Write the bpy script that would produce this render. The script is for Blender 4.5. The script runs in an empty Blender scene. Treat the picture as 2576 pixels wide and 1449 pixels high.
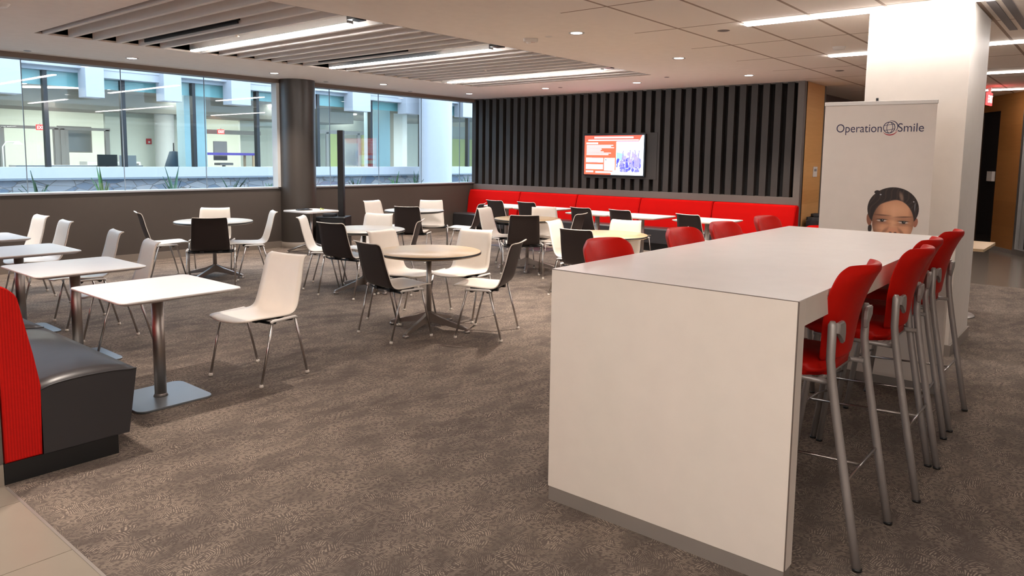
import bpy, bmesh, math, random
import numpy as np
from mathutils import Vector, Matrix, noise
PI = math.pi
R = math.radians
rnd = random.Random(7)
C = bpy.context.scene.collection
SC = bpy.context.scene

# ------------------------------------------------------------------ camera
cam_d = bpy.data.cameras.new('camera'); cam = bpy.data.objects.new('camera', cam_d); C.objects.link(cam)
SC.camera = cam
CAM_F, CAM_P, CAM_R, CAM_Y, CAM_H = 1832.23, -0.10483, 0.01286, 0.693591, 1.552
fw = Vector((math.cos(CAM_P)*math.cos(CAM_Y), math.cos(CAM_P)*math.sin(CAM_Y), math.sin(CAM_P)))
rt = Vector((math.sin(CAM_Y), -math.cos(CAM_Y), 0)); up = rt.cross(fw)
rx = rt*math.cos(CAM_R) + up*math.sin(CAM_R); ux = up*math.cos(CAM_R) - rt*math.sin(CAM_R)
m = Matrix((rx, ux, -fw)).transposed().to_4x4(); m.translation = (0, 0, CAM_H)
cam.matrix_world = m
cam_d.sensor_width = 36; cam_d.lens = CAM_F/2576*36
cam_d.shift_y = -(724.5-590.5)/2576            # the frame keeps the lower part of a taller picture
cam_d.clip_start = .05; cam_d.clip_end = 200
# ------------------------------------------------------------------ world, exposure
w = bpy.data.worlds.new('sky'); SC.world = w; w.use_nodes = True
bg = w.node_tree.nodes['Background']; bg.inputs[0].default_value = (.60, .80, 1, 1); bg.inputs[1].default_value = 2.0
SC.view_settings.view_transform = 'Standard'; SC.view_settings.look = 'None'
SC.view_settings.gamma = 1; SC.view_settings.use_curve_mapping = False
SC.view_settings.exposure = 1.6
cy = SC.cycles
cy.use_denoising = True; cy.max_bounces = 7; cy.diffuse_bounces = 4; cy.glossy_bounces = 3
cy.transmission_bounces = 4; cy.transparent_max_bounces = 12; cy.caustics_reflective = False; cy.caustics_refractive = False
cy.sample_clamp_indirect = 6; cy.use_adaptive_sampling = True; cy.adaptive_threshold = .03
WARM = (1, .87, .76)
STRIP_E = 15.0      # linear ceiling fixtures
DOWN_W = 85.0       # recessed downlights, watt

# ------------------------------------------------------------------ materials
def mat(name, col, rough=.5, metal=0, spec=.5, bump=None, coat=0, emit=None, es=1):
    mt = bpy.data.materials.new(name); mt.use_nodes = True; nt = mt.node_tree
    b = nt.nodes['Principled BSDF']
    b.inputs['Base Color'].default_value = (*col, 1); b.inputs['Roughness'].default_value = rough
    b.inputs['Metallic'].default_value = metal; b.inputs['Specular IOR Level'].default_value = spec
    b.inputs['Coat Weight'].default_value = coat
    if emit: b.inputs['Emission Color'].default_value = (*emit, 1); b.inputs['Emission Strength'].default_value = es
    tc = nt.nodes.new('ShaderNodeTexCoord')
    n = nt.nodes.new('ShaderNodeTexNoise'); n.inputs['Scale'].default_value = (bump or (9, 0))[0]; n.inputs['Detail'].default_value = 3
    nt.links.new(tc.outputs['Object'], n.inputs['Vector'])
    # faint procedural tone variation on every surface
    mx = nt.nodes.new('ShaderNodeMix'); mx.data_type = 'RGBA'; mx.blend_type = 'MULTIPLY'
    rp = nt.nodes.new('ShaderNodeMapRange'); rp.inputs[3].default_value = .95; rp.inputs[4].default_value = 1.04
    nt.links.new(n.outputs[0], rp.inputs[0]); mx.inputs[0].default_value = 1
    mx.inputs[6].default_value = (*col, 1); nt.links.new(rp.outputs[0], mx.inputs[7])
    nt.links.new(mx.outputs[2], b.inputs['Base Color'])
    if bump and bump[1]:
        bp = nt.nodes.new('ShaderNodeBump'); bp.inputs['Strength'].default_value = bump[1]; bp.inputs['Distance'].default_value = .004
        nt.links.new(n.outputs[0], bp.inputs['Height']); nt.links.new(bp.outputs[0], b.inputs['Normal'])
    return mt
def sN(nt, t, **kw):
    n = nt.nodes.new('ShaderNode'+t)
    for k, v in kw.items(): setattr(n, k, v)
    return n
def math_n(nt, op, a, b=None, c=None):
    n = sN(nt, 'Math', operation=op)
    for i, v in enumerate((a, b, c)):
        if v is None: continue
        if isinstance(v, (int, float)): n.inputs[i].default_value = v
        else: nt.links.new(v, n.inputs[i])
    return n.outputs[0]
def mixc(nt, f, a, b):
    n = sN(nt, 'Mix', data_type='RGBA')
    for i, v in ((0, f), (6, a), (7, b)):
        if isinstance(v, (int, float)): n.inputs[i].default_value = v
        elif isinstance(v, tuple): n.inputs[i].default_value = (*v, 1)
        else: nt.links.new(v, n.inputs[i])
    return n.outputs[2]
def mapr(nt, v, a, b, c=0, d=1):
    n = sN(nt, 'MapRange'); nt.links.new(v, n.inputs[0])
    for i, x in enumerate((a, b, c, d)): n.inputs[i+1].default_value = x
    return n.outputs[0]
def noise_n(nt, vec, scale, detail=2, rough=.5, dist=0):
    n = sN(nt, 'TexNoise'); n.inputs['Scale'].default_value = scale; n.inputs['Detail'].default_value = detail
    n.inputs['Roughness'].default_value = rough; n.inputs['Distortion'].default_value = dist
    nt.links.new(vec, n.inputs['Vector']); return n.outputs[0]

def carpet_mat():
    mt = mat('carpet', (.2, .16, .13), .95, spec=.1); nt = mt.node_tree; b = nt.nodes['Principled BSDF']
    tc = sN(nt, 'TexCoord').outputs['Object']
    mp = sN(nt, 'Mapping'); mp.inputs['Scale'].default_value = (1, 1.7, 1); mp.inputs['Rotation'].default_value = (0, 0, .75)
    nt.links.new(tc, mp.inputs[0]); v = mp.outputs[0]
    # hatched patches: every cell of a warped voronoi carries short parallel strokes at its own angle
    wv = sN(nt, 'TexNoise'); wv.inputs['Scale'].default_value = 7; wv.inputs['Detail'].default_value = 1; nt.links.new(tc, wv.inputs['Vector'])
    sc = sN(nt, 'VectorMath', operation='SCALE'); nt.links.new(wv.outputs['Color'], sc.inputs[0]); sc.inputs['Scale'].default_value = .09
    ad = sN(nt, 'VectorMath', operation='ADD'); nt.links.new(tc, ad.inputs[0]); nt.links.new(sc.outputs[0], ad.inputs[1])
    vo = sN(nt, 'TexVoronoi', feature='F1'); vo.inputs['Scale'].default_value = 19; nt.links.new(ad.outputs[0], vo.inputs['Vector'])
    hc = sN(nt, 'SeparateColor'); nt.links.new(vo.outputs['Color'], hc.inputs[0])
    th = math_n(nt, 'MULTIPLY', hc.outputs[0], PI)
    sp = sN(nt, 'SeparateXYZ'); nt.links.new(ad.outputs[0], sp.inputs[0])
    st = math_n(nt, 'ADD', math_n(nt, 'MULTIPLY', sp.outputs[0], math_n(nt, 'COSINE', th)), math_n(nt, 'MULTIPLY', sp.outputs[1], math_n(nt, 'SINE', th)))
    line = mapr(nt, math_n(nt, 'PINGPONG', st, .0045), .0014, .0036)
    brk = mapr(nt, noise_n(nt, tc, 55, 1), .40, .52)
    line = math_n(nt, 'MULTIPLY', line, brk)
    patch = mapr(nt, noise_n(nt, v, 1.3, 3, .6), .38, .66)
    patch2 = mapr(nt, noise_n(nt, v, 5, 2, .6), .38, .64)
    amt = math_n(nt, 'MULTIPLY', line, math_n(nt, 'ADD', math_n(nt, 'MULTIPLY', patch2, .72), math_n(nt, 'ADD', math_n(nt, 'MULTIPLY', patch, .26), .12)))
    amt = math_n(nt, 'ADD', amt, math_n(nt, 'MULTIPLY', patch, .15))
    amt = math_n(nt, 'ADD', amt, math_n(nt, 'MULTIPLY', noise_n(nt, tc, 160, 1), .12))
    amt = math_n(nt, 'ADD', amt, .085)
    c = mixc(nt, amt, CARPET_D, CARPET_L)
    nt.links.new(c, b.inputs['Base Color'])
    bp = sN(nt, 'Bump'); bp.inputs['Strength'].default_value = .35; bp.inputs['Distance'].default_value = .003
    nt.links.new(line, bp.inputs['Height']); nt.links.new(bp.outputs[0], b.inputs['Normal'])
    return mt
CARPET_D = (.066, .053, .049); CARPET_L = (.37, .295, .235)

def wood_mat(name, a, b_, seam=.3, axis='z'):
    mt = mat(name, a, .4); nt = mt.node_tree; b = nt.nodes['Principled BSDF']
    tc = sN(nt, 'TexCoord').outputs['Object']
    mp = sN(nt, 'Mapping'); mp.inputs['Scale'].default_value = (1.2, 1.2, 14); nt.links.new(tc, mp.inputs[0])
    g = noise_n(nt, mp.outputs[0], 2.2, 4, .6, .6)
    sp = sN(nt, 'SeparateXYZ'); nt.links.new(tc, sp.inputs[0])
    k = math_n(nt, 'FLOOR', math_n(nt, 'MULTIPLY', sp.outputs[2], 1/seam))
    wn = sN(nt, 'TexWhiteNoise', noise_dimensions='1D'); nt.links.new(k, wn.inputs['W'])
    f = math_n(nt, 'ADD', math_n(nt, 'MULTIPLY', g, .6), math_n(nt, 'MULTIPLY', wn.outputs[0], .45))
    nt.links.new(mixc(nt, f, a, b_), b.inputs['Base Color'])
    return mt
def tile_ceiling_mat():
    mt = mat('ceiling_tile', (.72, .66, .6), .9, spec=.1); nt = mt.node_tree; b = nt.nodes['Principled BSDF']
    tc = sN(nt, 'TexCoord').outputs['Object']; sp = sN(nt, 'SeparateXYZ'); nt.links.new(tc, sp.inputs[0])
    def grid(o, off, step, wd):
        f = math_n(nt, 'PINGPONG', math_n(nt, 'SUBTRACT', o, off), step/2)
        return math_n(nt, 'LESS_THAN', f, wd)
    gx = grid(sp.outputs[0], 5.21, 1.25, .012); gy = grid(sp.outputs[1], 3.35, .6, .014)  # shadow lines of the tile grooves, put into the colour as a dark grid
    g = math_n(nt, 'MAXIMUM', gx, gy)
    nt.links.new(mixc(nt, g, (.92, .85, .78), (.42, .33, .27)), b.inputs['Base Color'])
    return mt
def stone_mat():
    mt = mat('field_stone', (.4, .4, .42), .9); nt = mt.node_tree; b = nt.nodes['Principled BSDF']
    tc = sN(nt, 'TexCoord').outputs['Object']
    mp = sN(nt, 'Mapping'); mp.inputs['Scale'].default_value = (1, 1, 2.3); nt.links.new(tc, mp.inputs[0])
    v1 = sN(nt, 'TexVoronoi', feature='DISTANCE_TO_EDGE'); v1.inputs['Scale'].default_value = 2.4
    v2 = sN(nt, 'TexVoronoi', feature='F1'); v2.inputs['Scale'].default_value = 2.4
    for v in (v1, v2): nt.links.new(mp.outputs[0], v.inputs['Vector'])
    hs = sN(nt, 'SeparateColor'); nt.links.new(v2.outputs['Color'], hs.inputs[0])
    st = mixc(nt, hs.outputs[0], (.09, .115, .155), (.26, .25, .25))
    nt.links.new(mixc(nt, mapr(nt, v1.outputs[0], .01, .035), (.10, .085, .075), st), b.inputs['Base Color'])
    return mt
def glass_mat(name, tint=(1, 1, 1), refl=.07, edge=.6):
    mt = bpy.data.materials.new(name); mt.use_nodes = True; nt = mt.node_tree; nt.nodes.clear()
    o = sN(nt, 'OutputMaterial'); t = sN(nt, 'BsdfTransparent'); t.inputs[0].default_value = (*tint, 1)
    g = sN(nt, 'BsdfGlossy'); g.inputs['Roughness'].default_value = .01
    fr = sN(nt, 'LayerWeight'); fr.inputs[0].default_value = .15
    f = mapr(nt, fr.outputs['Fresnel'], 0, 1, refl, edge)
    mx = sN(nt, 'MixShader'); nt.links.new(f, mx.inputs[0]); nt.links.new(t.outputs[0], mx.inputs[1]); nt.links.new(g.outputs[0], mx.inputs[2])
    nt.links.new(mx.outputs[0], o.inputs[0]); return mt
def rib_mat(name, col, axis=1, pitch=.006):
    mt = mat(name, col, .85, spec=.2); nt = mt.node_tree; b = nt.nodes['Principled BSDF']
    tc = sN(nt, 'TexCoord').outputs['Object']; sp = sN(nt, 'SeparateXYZ'); nt.links.new(tc, sp.inputs[0])
    s = math_n(nt, 'ADD', sp.outputs[0], sp.outputs[1])
    f = math_n(nt, 'PINGPONG', s, pitch)
    n = noise_n(nt, tc, 90, 2)
    h = math_n(nt, 'ADD', math_n(nt, 'MULTIPLY', f, 1/pitch), math_n(nt, 'MULTIPLY', n, .5))
    nt.links.new(mixc(nt, mapr(nt, h, .2, 1.2), tuple(c*.68 for c in col), col), b.inputs['Base Color'])
    bp = sN(nt, 'Bump'); bp.inputs['Strength'].default_value = .5; bp.inputs['Distance'].default_value = .002
    nt.links.new(h, bp.inputs['Height']); nt.links.new(bp.outputs[0], b.inputs['Normal']); return mt
def attr_mat(name, emit=0, rough=.6):
    mt = bpy.data.materials.new(name); mt.use_nodes = True; nt = mt.node_tree; b = nt.nodes['Principled BSDF']
    a = sN(nt, 'Attribute', attribute_name='print'); b.inputs['Roughness'].default_value = rough
    if emit:
        b.inputs['Base Color'].default_value = (0, 0, 0, 1)
        nt.links.new(a.outputs['Color'], b.inputs['Emission Color']); b.inputs['Emission Strength'].default_value = emit
    else: nt.links.new(a.outputs['Color'], b.inputs['Base Color'])
    return mt
def lamp_mat(name, col, s):
    mt = bpy.data.materials.new(name); mt.use_nodes = True; nt = mt.node_tree; nt.nodes.clear()
    o = sN(nt, 'OutputMaterial'); e = sN(nt, 'Emission'); e.inputs[0].default_value = (*col, 1); e.inputs[1].default_value = s
    nt.links.new(e.outputs[0], o.inputs[0]); return mt

M = dict(
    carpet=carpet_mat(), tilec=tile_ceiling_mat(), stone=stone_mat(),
    gyp=mat('gypsum_ceiling', (.92, .85, .78), .9, spec=.1),
    baffle=mat('ceiling_baffle', (.78, .74, .70), .8, spec=.2),
    plenum=mat('ceiling_plenum', (.86, .74, .62), .9, spec=.1),
    knee=mat('taupe_paint', (.068, .054, .045), .55), base=mat('rubber_base', (.20, .165, .135), .6),
    header=mat('window_header', (.20, .155, .125), .7),
    sill=mat('metal_sill', (.34, .35, .37), .45, .3),
    slat=mat('charcoal_slat', (.033, .027, .023), .6), slatback=mat('slat_backing', (.006, .006, .007), .8),
    ledge=mat('grey_brown_laminate', (.13, .11, .097), .5),
    cream=mat('cream_plastic', (.88, .80, .71), .38), dark=mat('dark_brown_plastic', (.030, .020, .018), .42),
    rail=mat('pale_plastic', (.78, .74, .70), .3),
    chrome=mat('satin_chrome', (.46, .43, .41), .28, 1), steel=mat('brushed_steel', (.42, .38, .35), .42, 1),
    silver=mat('silver_paint', (.40, .365, .345), .42, .45), glide=mat('pale_glide', (.75, .68, .6), .5),
    plate=mat('grey_painted_plate', (.22, .235, .25), .35, .5),
    white=mat('white_laminate', (.79, .745, .72), .32), wedge=mat('white_edge', (.72, .68, .66), .45),
    maple=mat('maple_laminate', (.52, .37, .215), .32), black=mat('black_edge', (.012, .011, .011), .4),
    mapleC=mat('maple_pale_reflection', (.50, .45, .38), .3),  # maple with the whitish reflection on far tops put into the colour
    panel=mat('cream_laminate', (.80, .715, .635), .42), seam=mat('laminate_seam', (.16, .12, .10), .6),
    kick=mat('metal_kick', (.34, .30, .27), .4, .35),
    redv=mat('red_vinyl', (.50, .008, .004), .42, spec=.11, bump=(60, .15)), redfab=rib_mat('red_ribbed_fabric', (.60, .008, .004)),
    redfar=mat('red_upholstery', (.47, .004, .003), .8, spec=.06), blackv=mat('black_vinyl', (.034, .032, .034), .36, bump=(5, .3)),
    blackk=mat('black_plinth', (.008, .008, .008), .5),
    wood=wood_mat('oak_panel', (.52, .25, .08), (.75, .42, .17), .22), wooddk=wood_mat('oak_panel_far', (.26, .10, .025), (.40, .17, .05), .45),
    colw=mat('column_paint', (.82, .755, .69), .5), colr=mat('grey_column_metal', (.052, .044, .038), .36, 0),
    tilef=mat('porcelain_tile', (.30, .255, .205), .3), grout=mat('grout', (.34, .29, .24), .8),
    conc=mat('polished_concrete', (.22, .18, .145), .18), 
    glass=glass_mat('window_glass', (.97, .99, 1), .03), glass2=glass_mat('office_glass', (.95, .99, .98), .015, .22), joint=mat('silicone_joint', (.25, .3, .34), .5),
    tv=mat('tv_bezel', (.01, .01, .012), .3), blackp=mat('black_plastic', (.010, .010, .011), .4),
    blackc=mat('black_cloth', (.012, .012, .014), .8),
    banner=mat('banner_vinyl', (.76, .68, .61), .5), alu=mat('aluminium', (.6, .58, .56), .3, .9),
    navy=mat('navy_ink', (.045, .04, .09), .6), redink=mat('red_ink', (.45, .04, .05), .6),
    green=mat('lime_green', (.38, .45, .11), .5), plant=mat('agave_leaf', (.05, .13, .07), .5), plant2=mat('bright_leaf', (.10, .26, .08), .5),
    fac=mat('white_metal_panel', (.35, .35, .375), .5), facd=mat('panel_grey_joint', (.30, .34, .38), .6),  # facd: grey of the thin joint and lintel strips
    mull=mat('black_mullion', (.006, .007, .009), .5), teal=mat('teal_reflection', (.20, .38, .40), .7), bluecol=mat('pale_blue_column', (.36, .47, .50), .6),
    inwall=mat('cream_wall', (.62, .65, .58), .8), insoff=mat('grey_soffit', (.25, .245, .22), .8), inframe=mat('grey_frame', (.28, .27, .26), .5),
    grey=mat('mid_grey', (.28, .27, .28), .6), ground=mat('courtyard_ground', (.5, .5, .5), .9), white2=mat('white_paint', (.62, .62, .60), .6),
    signp=mat('sign_plate', (.62, .57, .52), .5), smoke=mat('smoke_glass', (.018, .016, .016), .12), soil=mat('planter_soil', (.05, .04, .03), .95),
    tan=mat('tan_cabinet', (.42, .32, .22), .6), purple=mat('purple_table', (.08, .06, .35), .5), slate=mat('slate_fabric', (.03, .05, .075), .8),
    stripr=lamp_mat('recess_linear_lamp', (1, .94, .90), STRIP_E*1.7), strip=lamp_mat('linear_lamp', (1, .93, .88), STRIP_E), downl=lamp_mat('downlight_lens', (1, .93, .86), 9), exitm=lamp_mat('exit_sign_red', (1, .03, .03), 2.2),
    instrip=lamp_mat('office_lamp', (1, .97, .90), 4), tvs=attr_mat('tv_picture', 1.15), prt=attr_mat('banner_print'), signtext=lamp_mat('exit_letters', (1, .5, .45), 3),
)
# ------------------------------------------------------------------ mesh helpers
def B(): return bmesh.new()
def box(bm, x0, x1, y0, y1, z0, z1, bev=0, mi=0):
    r = bmesh.ops.create_cube(bm, size=1)
    for v in r['verts']:
        v.co = Vector(((x0+x1)/2+v.co.x*(x1-x0), (y0+y1)/2+v.co.y*(y1-y0), (z0+z1)/2+v.co.z*(z1-z0)))
    fs = {f for v in r['verts'] for f in v.link_faces}
    for f in fs: f.material_index = mi
    if bev:
        es = list({e for v in r['verts'] for e in v.link_edges})
        rr = bmesh.ops.bevel(bm, geom=es, offset=bev, segments=2, affect='EDGES', profile=.5)
        for f in rr['faces']: f.smooth = True; f.material_index = mi
    return bm
def sweep(bm, pts, rad, seg=10, cap=True, mi=0):
    pts = [Vector(p) for p in pts]; n = len(pts)
    rads = rad if isinstance(rad, (list, tuple)) else [rad]*n
    rings = []; prev = None
    for i, p in enumerate(pts):
        t = (pts[min(i+1, n-1)]-pts[max(i-1, 0)]).normalized()
        if prev is None:
            a = Vector((0, 0, 1)) if abs(t.z) < .9 else Vector((1, 0, 0)); u = t.cross(a).normalized()
        else: u = (prev-t*prev.dot(t)).normalized()
        prev = u; v = t.cross(u)
        rings.append([bm.verts.new(p+(u*math.cos(k*2*PI/seg)+v*math.sin(k*2*PI/seg))*rads[i]) for k in range(seg)])
    for a, b in zip(rings, rings[1:]):
        for k in range(seg):
            f = bm.faces.new((a[k], a[(k+1) % seg], b[(k+1) % seg], b[k])); f.smooth = True; f.material_index = mi
    if cap:
        bm.faces.new(rings[0][::-1]).material_index = mi; bm.faces.new(rings[-1]).material_index = mi
    return bm
def lathe(bm, prof, seg=32, cx=0, cy_=0, smooth=True):
    rings = []
    for r, z in prof:
        if r < 1e-6: rings.append([bm.verts.new((cx, cy_, z))])
        else: rings.append([bm.verts.new((cx+r*math.cos(k*2*PI/seg), cy_+r*math.sin(k*2*PI/seg), z)) for k in range(seg)])
    for a, b in zip(rings, rings[1:]):
        for k in range(seg):
            k2 = (k+1) % seg
            if len(a) == 1: f = bm.faces.new((a[0], b[k], b[k2]))
            elif len(b) == 1: f = bm.faces.new((a[k], b[0], a[k2])) if 0 else bm.faces.new((a[k], a[k2], b[0]))
            else: f = bm.faces.new((a[k], a[k2], b[k2], b[k]))
            f.smooth = smooth
    return bm
def prism(bm, poly, lo, hi, axis='z', bev=0, mi=0):
    """extrude a 2D polygon between lo and hi along an axis (z: poly=(x,y), y: poly=(x,z), x: poly=(y,z))"""
    def P(a, b, c): return {'z': (a, b, c), 'y': (a, c, b), 'x': (c, a, b)}[axis]
    v0 = [bm.verts.new(P(a, b, lo)) for a, b in poly]; v1 = [bm.verts.new(P(a, b, hi)) for a, b in poly]
    fs = [bm.faces.new(v0), bm.faces.new(v1)]; n = len(poly)
    for i in range(n): fs.append(bm.faces.new((v0[i], v0[(i+1) % n], v1[(i+1) % n], v1[i])))
    for f in fs: f.material_index = mi
    if bev:
        rr = bmesh.ops.bevel(bm, geom=list(fs[0].edges)+list(fs[1].edges), offset=bev, segments=2, affect='EDGES')
        for f in rr['faces']: f.smooth = True; f.material_index = mi
    return bm
def rrect(x0, x1, y0, y1, r, n=5):
    p = []
    for cx, cy_, a in ((x1-r, y1-r, 0), (x0+r, y1-r, 90), (x0+r, y0+r, 180), (x1-r, y0+r, 270)):
        for k in range(n+1): t = R(a+90*k/n); p.append((cx+r*math.cos(t), cy_+r*math.sin(t)))
    return p
def obj(name, bm, m_, parent=None, loc=None, rz=0, sub=0):
    bmesh.ops.recalc_face_normals(bm, faces=bm.faces)
    me = bpy.data.meshes.new(name); bm.to_mesh(me); bm.free()
    for x in (m_ if isinstance(m_, (list, tuple)) else [m_]): me.materials.append(M[x] if isinstance(x, str) else x)
    o = bpy.data.objects.new(name, me); C.objects.link(o)
    if parent: o.parent = parent
    if loc: o.location = loc
    if rz: o.rotation_euler.z = rz
    if sub: s = o.modifiers.new('s', 'SUBSURF'); s.levels = s.render_levels = sub
    return o
def tag(o, label, cat, group=None):
    o['label'] = label; o['category'] = cat
    if group: o['group'] = group
    return o
def thing(name, label, cat, loc=(0, 0, 0), rz=0, group=None):
    o = bpy.data.objects.new(name, None); C.objects.link(o); o.location = loc; o.rotation_euler = (0, 0, rz)
    o.empty_display_size = .1
    return tag(o, label, cat, group)
def struct(name, bm, m_):
    o = obj(name, bm, m_); o['kind'] = 'structure'; return o
def kids(o): return [c for c in bpy.data.objects if c.parent == o]
def dup(root, loc, rz, label, group=None):
    r = root.copy(); C.objects.link(r); r.location = loc; r.rotation_euler = (0, 0, rz); r['label'] = label
    if group: r['group'] = group
    for ch in KIDS.setdefault(root.name, kids(root)):
        c = ch.copy(); C.objects.link(c); c.parent = r
        for g in KIDS.setdefault(ch.name, kids(ch)):
            d = g.copy(); C.objects.link(d); d.parent = c
    return r
KIDS = {}
def catmull(P, n):
    P = [P[0]]+list(P)+[P[-1]]; out = []
    for i in range(1, len(P)-2):
        for k in range(n):
            t = k/n; a, b, c, d = (Vector(P[i+j]) for j in (-1, 0, 1, 2))
            out.append(.5*((2*b)+(c-a)*t+(2*a-5*b+4*c-d)*t*t+(3*b-3*c+d-a)*t**3))
    out.append(Vector(P[-2])); return out

# ================================================================== ROOM SHELL
XW, YW, H = 11.69, 10.82, 2.80
XB, YB = -4.5, -6.5            # behind the camera / far right
XE = 20.5
box_ = lambda *a, **k: box(B(), *a, **k)
bm = B(); box(bm, 1.0, 11.1, -6.5, YW, -.06, 0); struct('floor', bm, 'carpet')
bm = B()
for i in range(-8, 2):
    for j in range(-13, 22):
        x1 = 1.0-(1-i)*.61+.61; x0 = x1-.603
        if x1 > 1.0: continue
        off = .3 if i % 2 else 0
        box(bm, x0, x1-.002, j*1.22/2+off, j*1.22/2+off+.606, -.06, .002)
struct('floor', bm, 'tilef')
bm = B(); box(bm, XB, 1.0, YB, YW, -.08, -.004); struct('floor', bm, 'grout')
bm = B(); box(bm, 11.1, XE+1, YB, YW+6, -.06, .0); struct('floor', bm, 'conc')
bm = B(); box(bm, .992, 1.004, YB, 3.86, 0, .004); struct('trim_1', bm, 'kick')
# ceiling: gypsum field with a recess, tile field
RX0, RX1, RY0, RY1 = 2.80, 9.72, 5.44, 8.93
bm = B()
box(bm, XB, RX0, 3.82, YW+.5, H, H+.1); box(bm, RX1, XE, 3.82, YW+.5, H, H+.1)
box(bm, RX0, RX1, 3.82, RY0, H, H+.1); box(bm, RX0, RX1, RY1, YW+.5, H, H+.1)
struct('ceiling', bm, 'gyp')
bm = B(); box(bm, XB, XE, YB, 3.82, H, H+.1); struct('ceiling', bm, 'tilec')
bm = B()
box(bm, RX0-.05, RX1+.05, RY0-.05, RY1+.05, H+.36, H+.42)
for a in ((RX0-.05, RX0, RY0-.05, RY1+.05), (RX1, RX1+.05, RY0-.05, RY1+.05), (RX0, RX1, RY0-.05, RY0), (RX0, RX1, RY1, RY1+.05)): box(bm, *a, H+.02, H+.38)
struct('ceiling', bm, 'plenum')
bm = B()
LAMPX = (4.40, 6.40, 8.745)
for i in range(28):
    x = 2.90+.2475*i
    if min(abs(x-l) for l in LAMPX) < .075: continue
    box(bm, x-.022, x+.022, RY0+.012, RY1-.012, H-.002, H+.20)
struct('trim_2', bm, 'baffle')
# window wall
bm = B(); box(bm, XB, XE, YW, YW+.25, 0, 1.0); struct('wall_window', bm, 'knee')
bm = B(); box(bm, XB, 11.60, YW-.012, YW, 0, .11); struct('baseboard_window', bm, 'base')
bm = B(); box(bm, XB, XW, YW-.02, YW+.27, .995, 1.022, .004); struct('trim_3', bm, 'sill')
bm = B(); box(bm, XB, XE, YW-.005, YW+.25, 2.735, 2.9); struct('wall_header', bm, 'header')
joints = [-4.4, -2.9, -1.6, -.4, .84, 2.05, 3.265, 4.48, 5.70, 6.90, 8.02, 9.14, 10.25, 11.365, XW+.1]
for i, (a, b) in enumerate(zip(joints, joints[1:])):
    o = struct('window_%d' % (i+1), box_(a+.003, b-.003, YW+.12, YW+.132, 1.015, 2.74), 'glass')
bm = B()
for a in joints[1:-1]: box(bm, a-.004, a+.004, YW+.118, YW+.134, 1.02, 2.74)
struct('trim_4', bm, 'joint')
bm = B(); box(bm, 6.865, 6.925, YW-.02, YW+.13, 1.0, 2.735); struct('trim_5', bm, 'white2')
# side and back walls, closed room
bm = B(); box(bm, XB-.2, XB, YB, YW+.25, 0, 3); struct('wall_left', bm, 'colw')
bm = B(); box(bm, XB, XE+1, YB-.2, YB, 0, 3); struct('wall_rear', bm, 'colw')
bm = B(); box(bm, XE, XE+.2, YB, YW+.2, 0, 3); struct('wall_far', bm, 'slatback')
bm = B(); box(bm, XB-.2, XE+1, YB-.2, YW+.6, H+.44, H+.7); struct('ceiling', bm, 'plenum')
# slat wall
YS0, YS1 = 3.95, YW
bm = B(); box(bm, XW+.10, XW+.16, 3.86, YW+.1, 0, H); struct('wall_slatted', bm, 'slatback')
bm = B()
box(bm, XW-.01, XW+.12, 3.95, YW, .868, .988, .003)
box(bm, XW-.02, XW+.12, 3.855, 3.955, 0, H)
box(bm, XW+.01, XW+.10, 3.95, YW, 0, .87)
box(bm, XW+.02, XW+.10, YS0, YS1, H-.02, H)
struct('trim_6', bm, 'ledge')
bm = B()
TY0, TY1, TZ0, TZ1 = 6.40, 7.93, 1.20, 2.04
y = 4.02
while y < YW-.04:
    a, b = y, y+.105
    if a > TY0-.05 and b < TY1+.05:
        box(bm, XW, XW+.10, a, b, .988, TZ0+.01); box(bm, XW, XW+.10, a, b, TZ1-.01, H-.01)
    else: box(bm, XW, XW+.10, a, b, .988, H-.01)
    y += .193
box(bm, XW-.006, XW+.10, TY0-.02, TY1+.02, TZ0, TZ1, .003)
struct('trim_7', bm, 'slat')
# oak clad wall end and beyond
bm = B(); box(bm, XW+.09, 12.66, 3.855, 3.98, 0, H); struct('wall_oak', bm, 'wood')
bm = B(); box(bm, 12.66, 12.72, 3.85, 4.0, 0, H); struct('trim_8', bm, 'ledge')
bm = B(); box(bm, 12.72, XE, 4.3, 4.4, 0, H); struct('wall_corridor', bm, 'ledge')
# half wall behind the near bench
bm = B(); box(bm, .84, 1.005, 3.905, 9.95, .10, .90, .003); struct('wall_half', bm, 'ledge')
bm = B(); box(bm, .835, 1.0, 3.895, 9.95, 0, .10); struct('baseboard_half', bm, 'tilef')
# right background: diagonal wall with dark glass door, oak, framed glass
u = Vector((15.216-15.905, 1.335-1.747, 0)).normalized(); nrm = Vector((-u.y, u.x, 0))
if nrm.x > 0: nrm = -nrm
P0 = Vector((15.905, 1.747, 0))
def diag(s0, s1, z0, z1, d0, d1, bm=None):
    bm = bm or B(); q = [P0+u*s0-nrm*d0, P0+u*s1-nrm*d0, P0+u*s1-nrm*d1, P0+u*s0-nrm*d1]
    return prism(bm, [(p.x, p.y) for p in q], z0, z1)
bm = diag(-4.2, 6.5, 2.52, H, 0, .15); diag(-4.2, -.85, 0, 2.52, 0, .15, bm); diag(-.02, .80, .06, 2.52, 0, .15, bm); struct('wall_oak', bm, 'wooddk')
bm = diag(-.85, -.02, 0, 2.52, .05, .10); struct('door_1', bm, 'smoke')
bm = diag(-4.2, -.85, 0, .07, -.012, .0); diag(-.02, .84, 0, .07, -.012, 0, bm); struct('baseboard_right', bm, 'kick')
bm = diag(.80, .87, 0, 2.52, -.02, .12); diag(.87, 6.5, 0, .10, -.02, .12, bm); diag(.87, 6.5, 2.44, 2.52, -.02, .12, bm); diag(2.6, 2.67, 0, 2.5, -.02, .12, bm); struct('trim_9', bm, 'alu')
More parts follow.
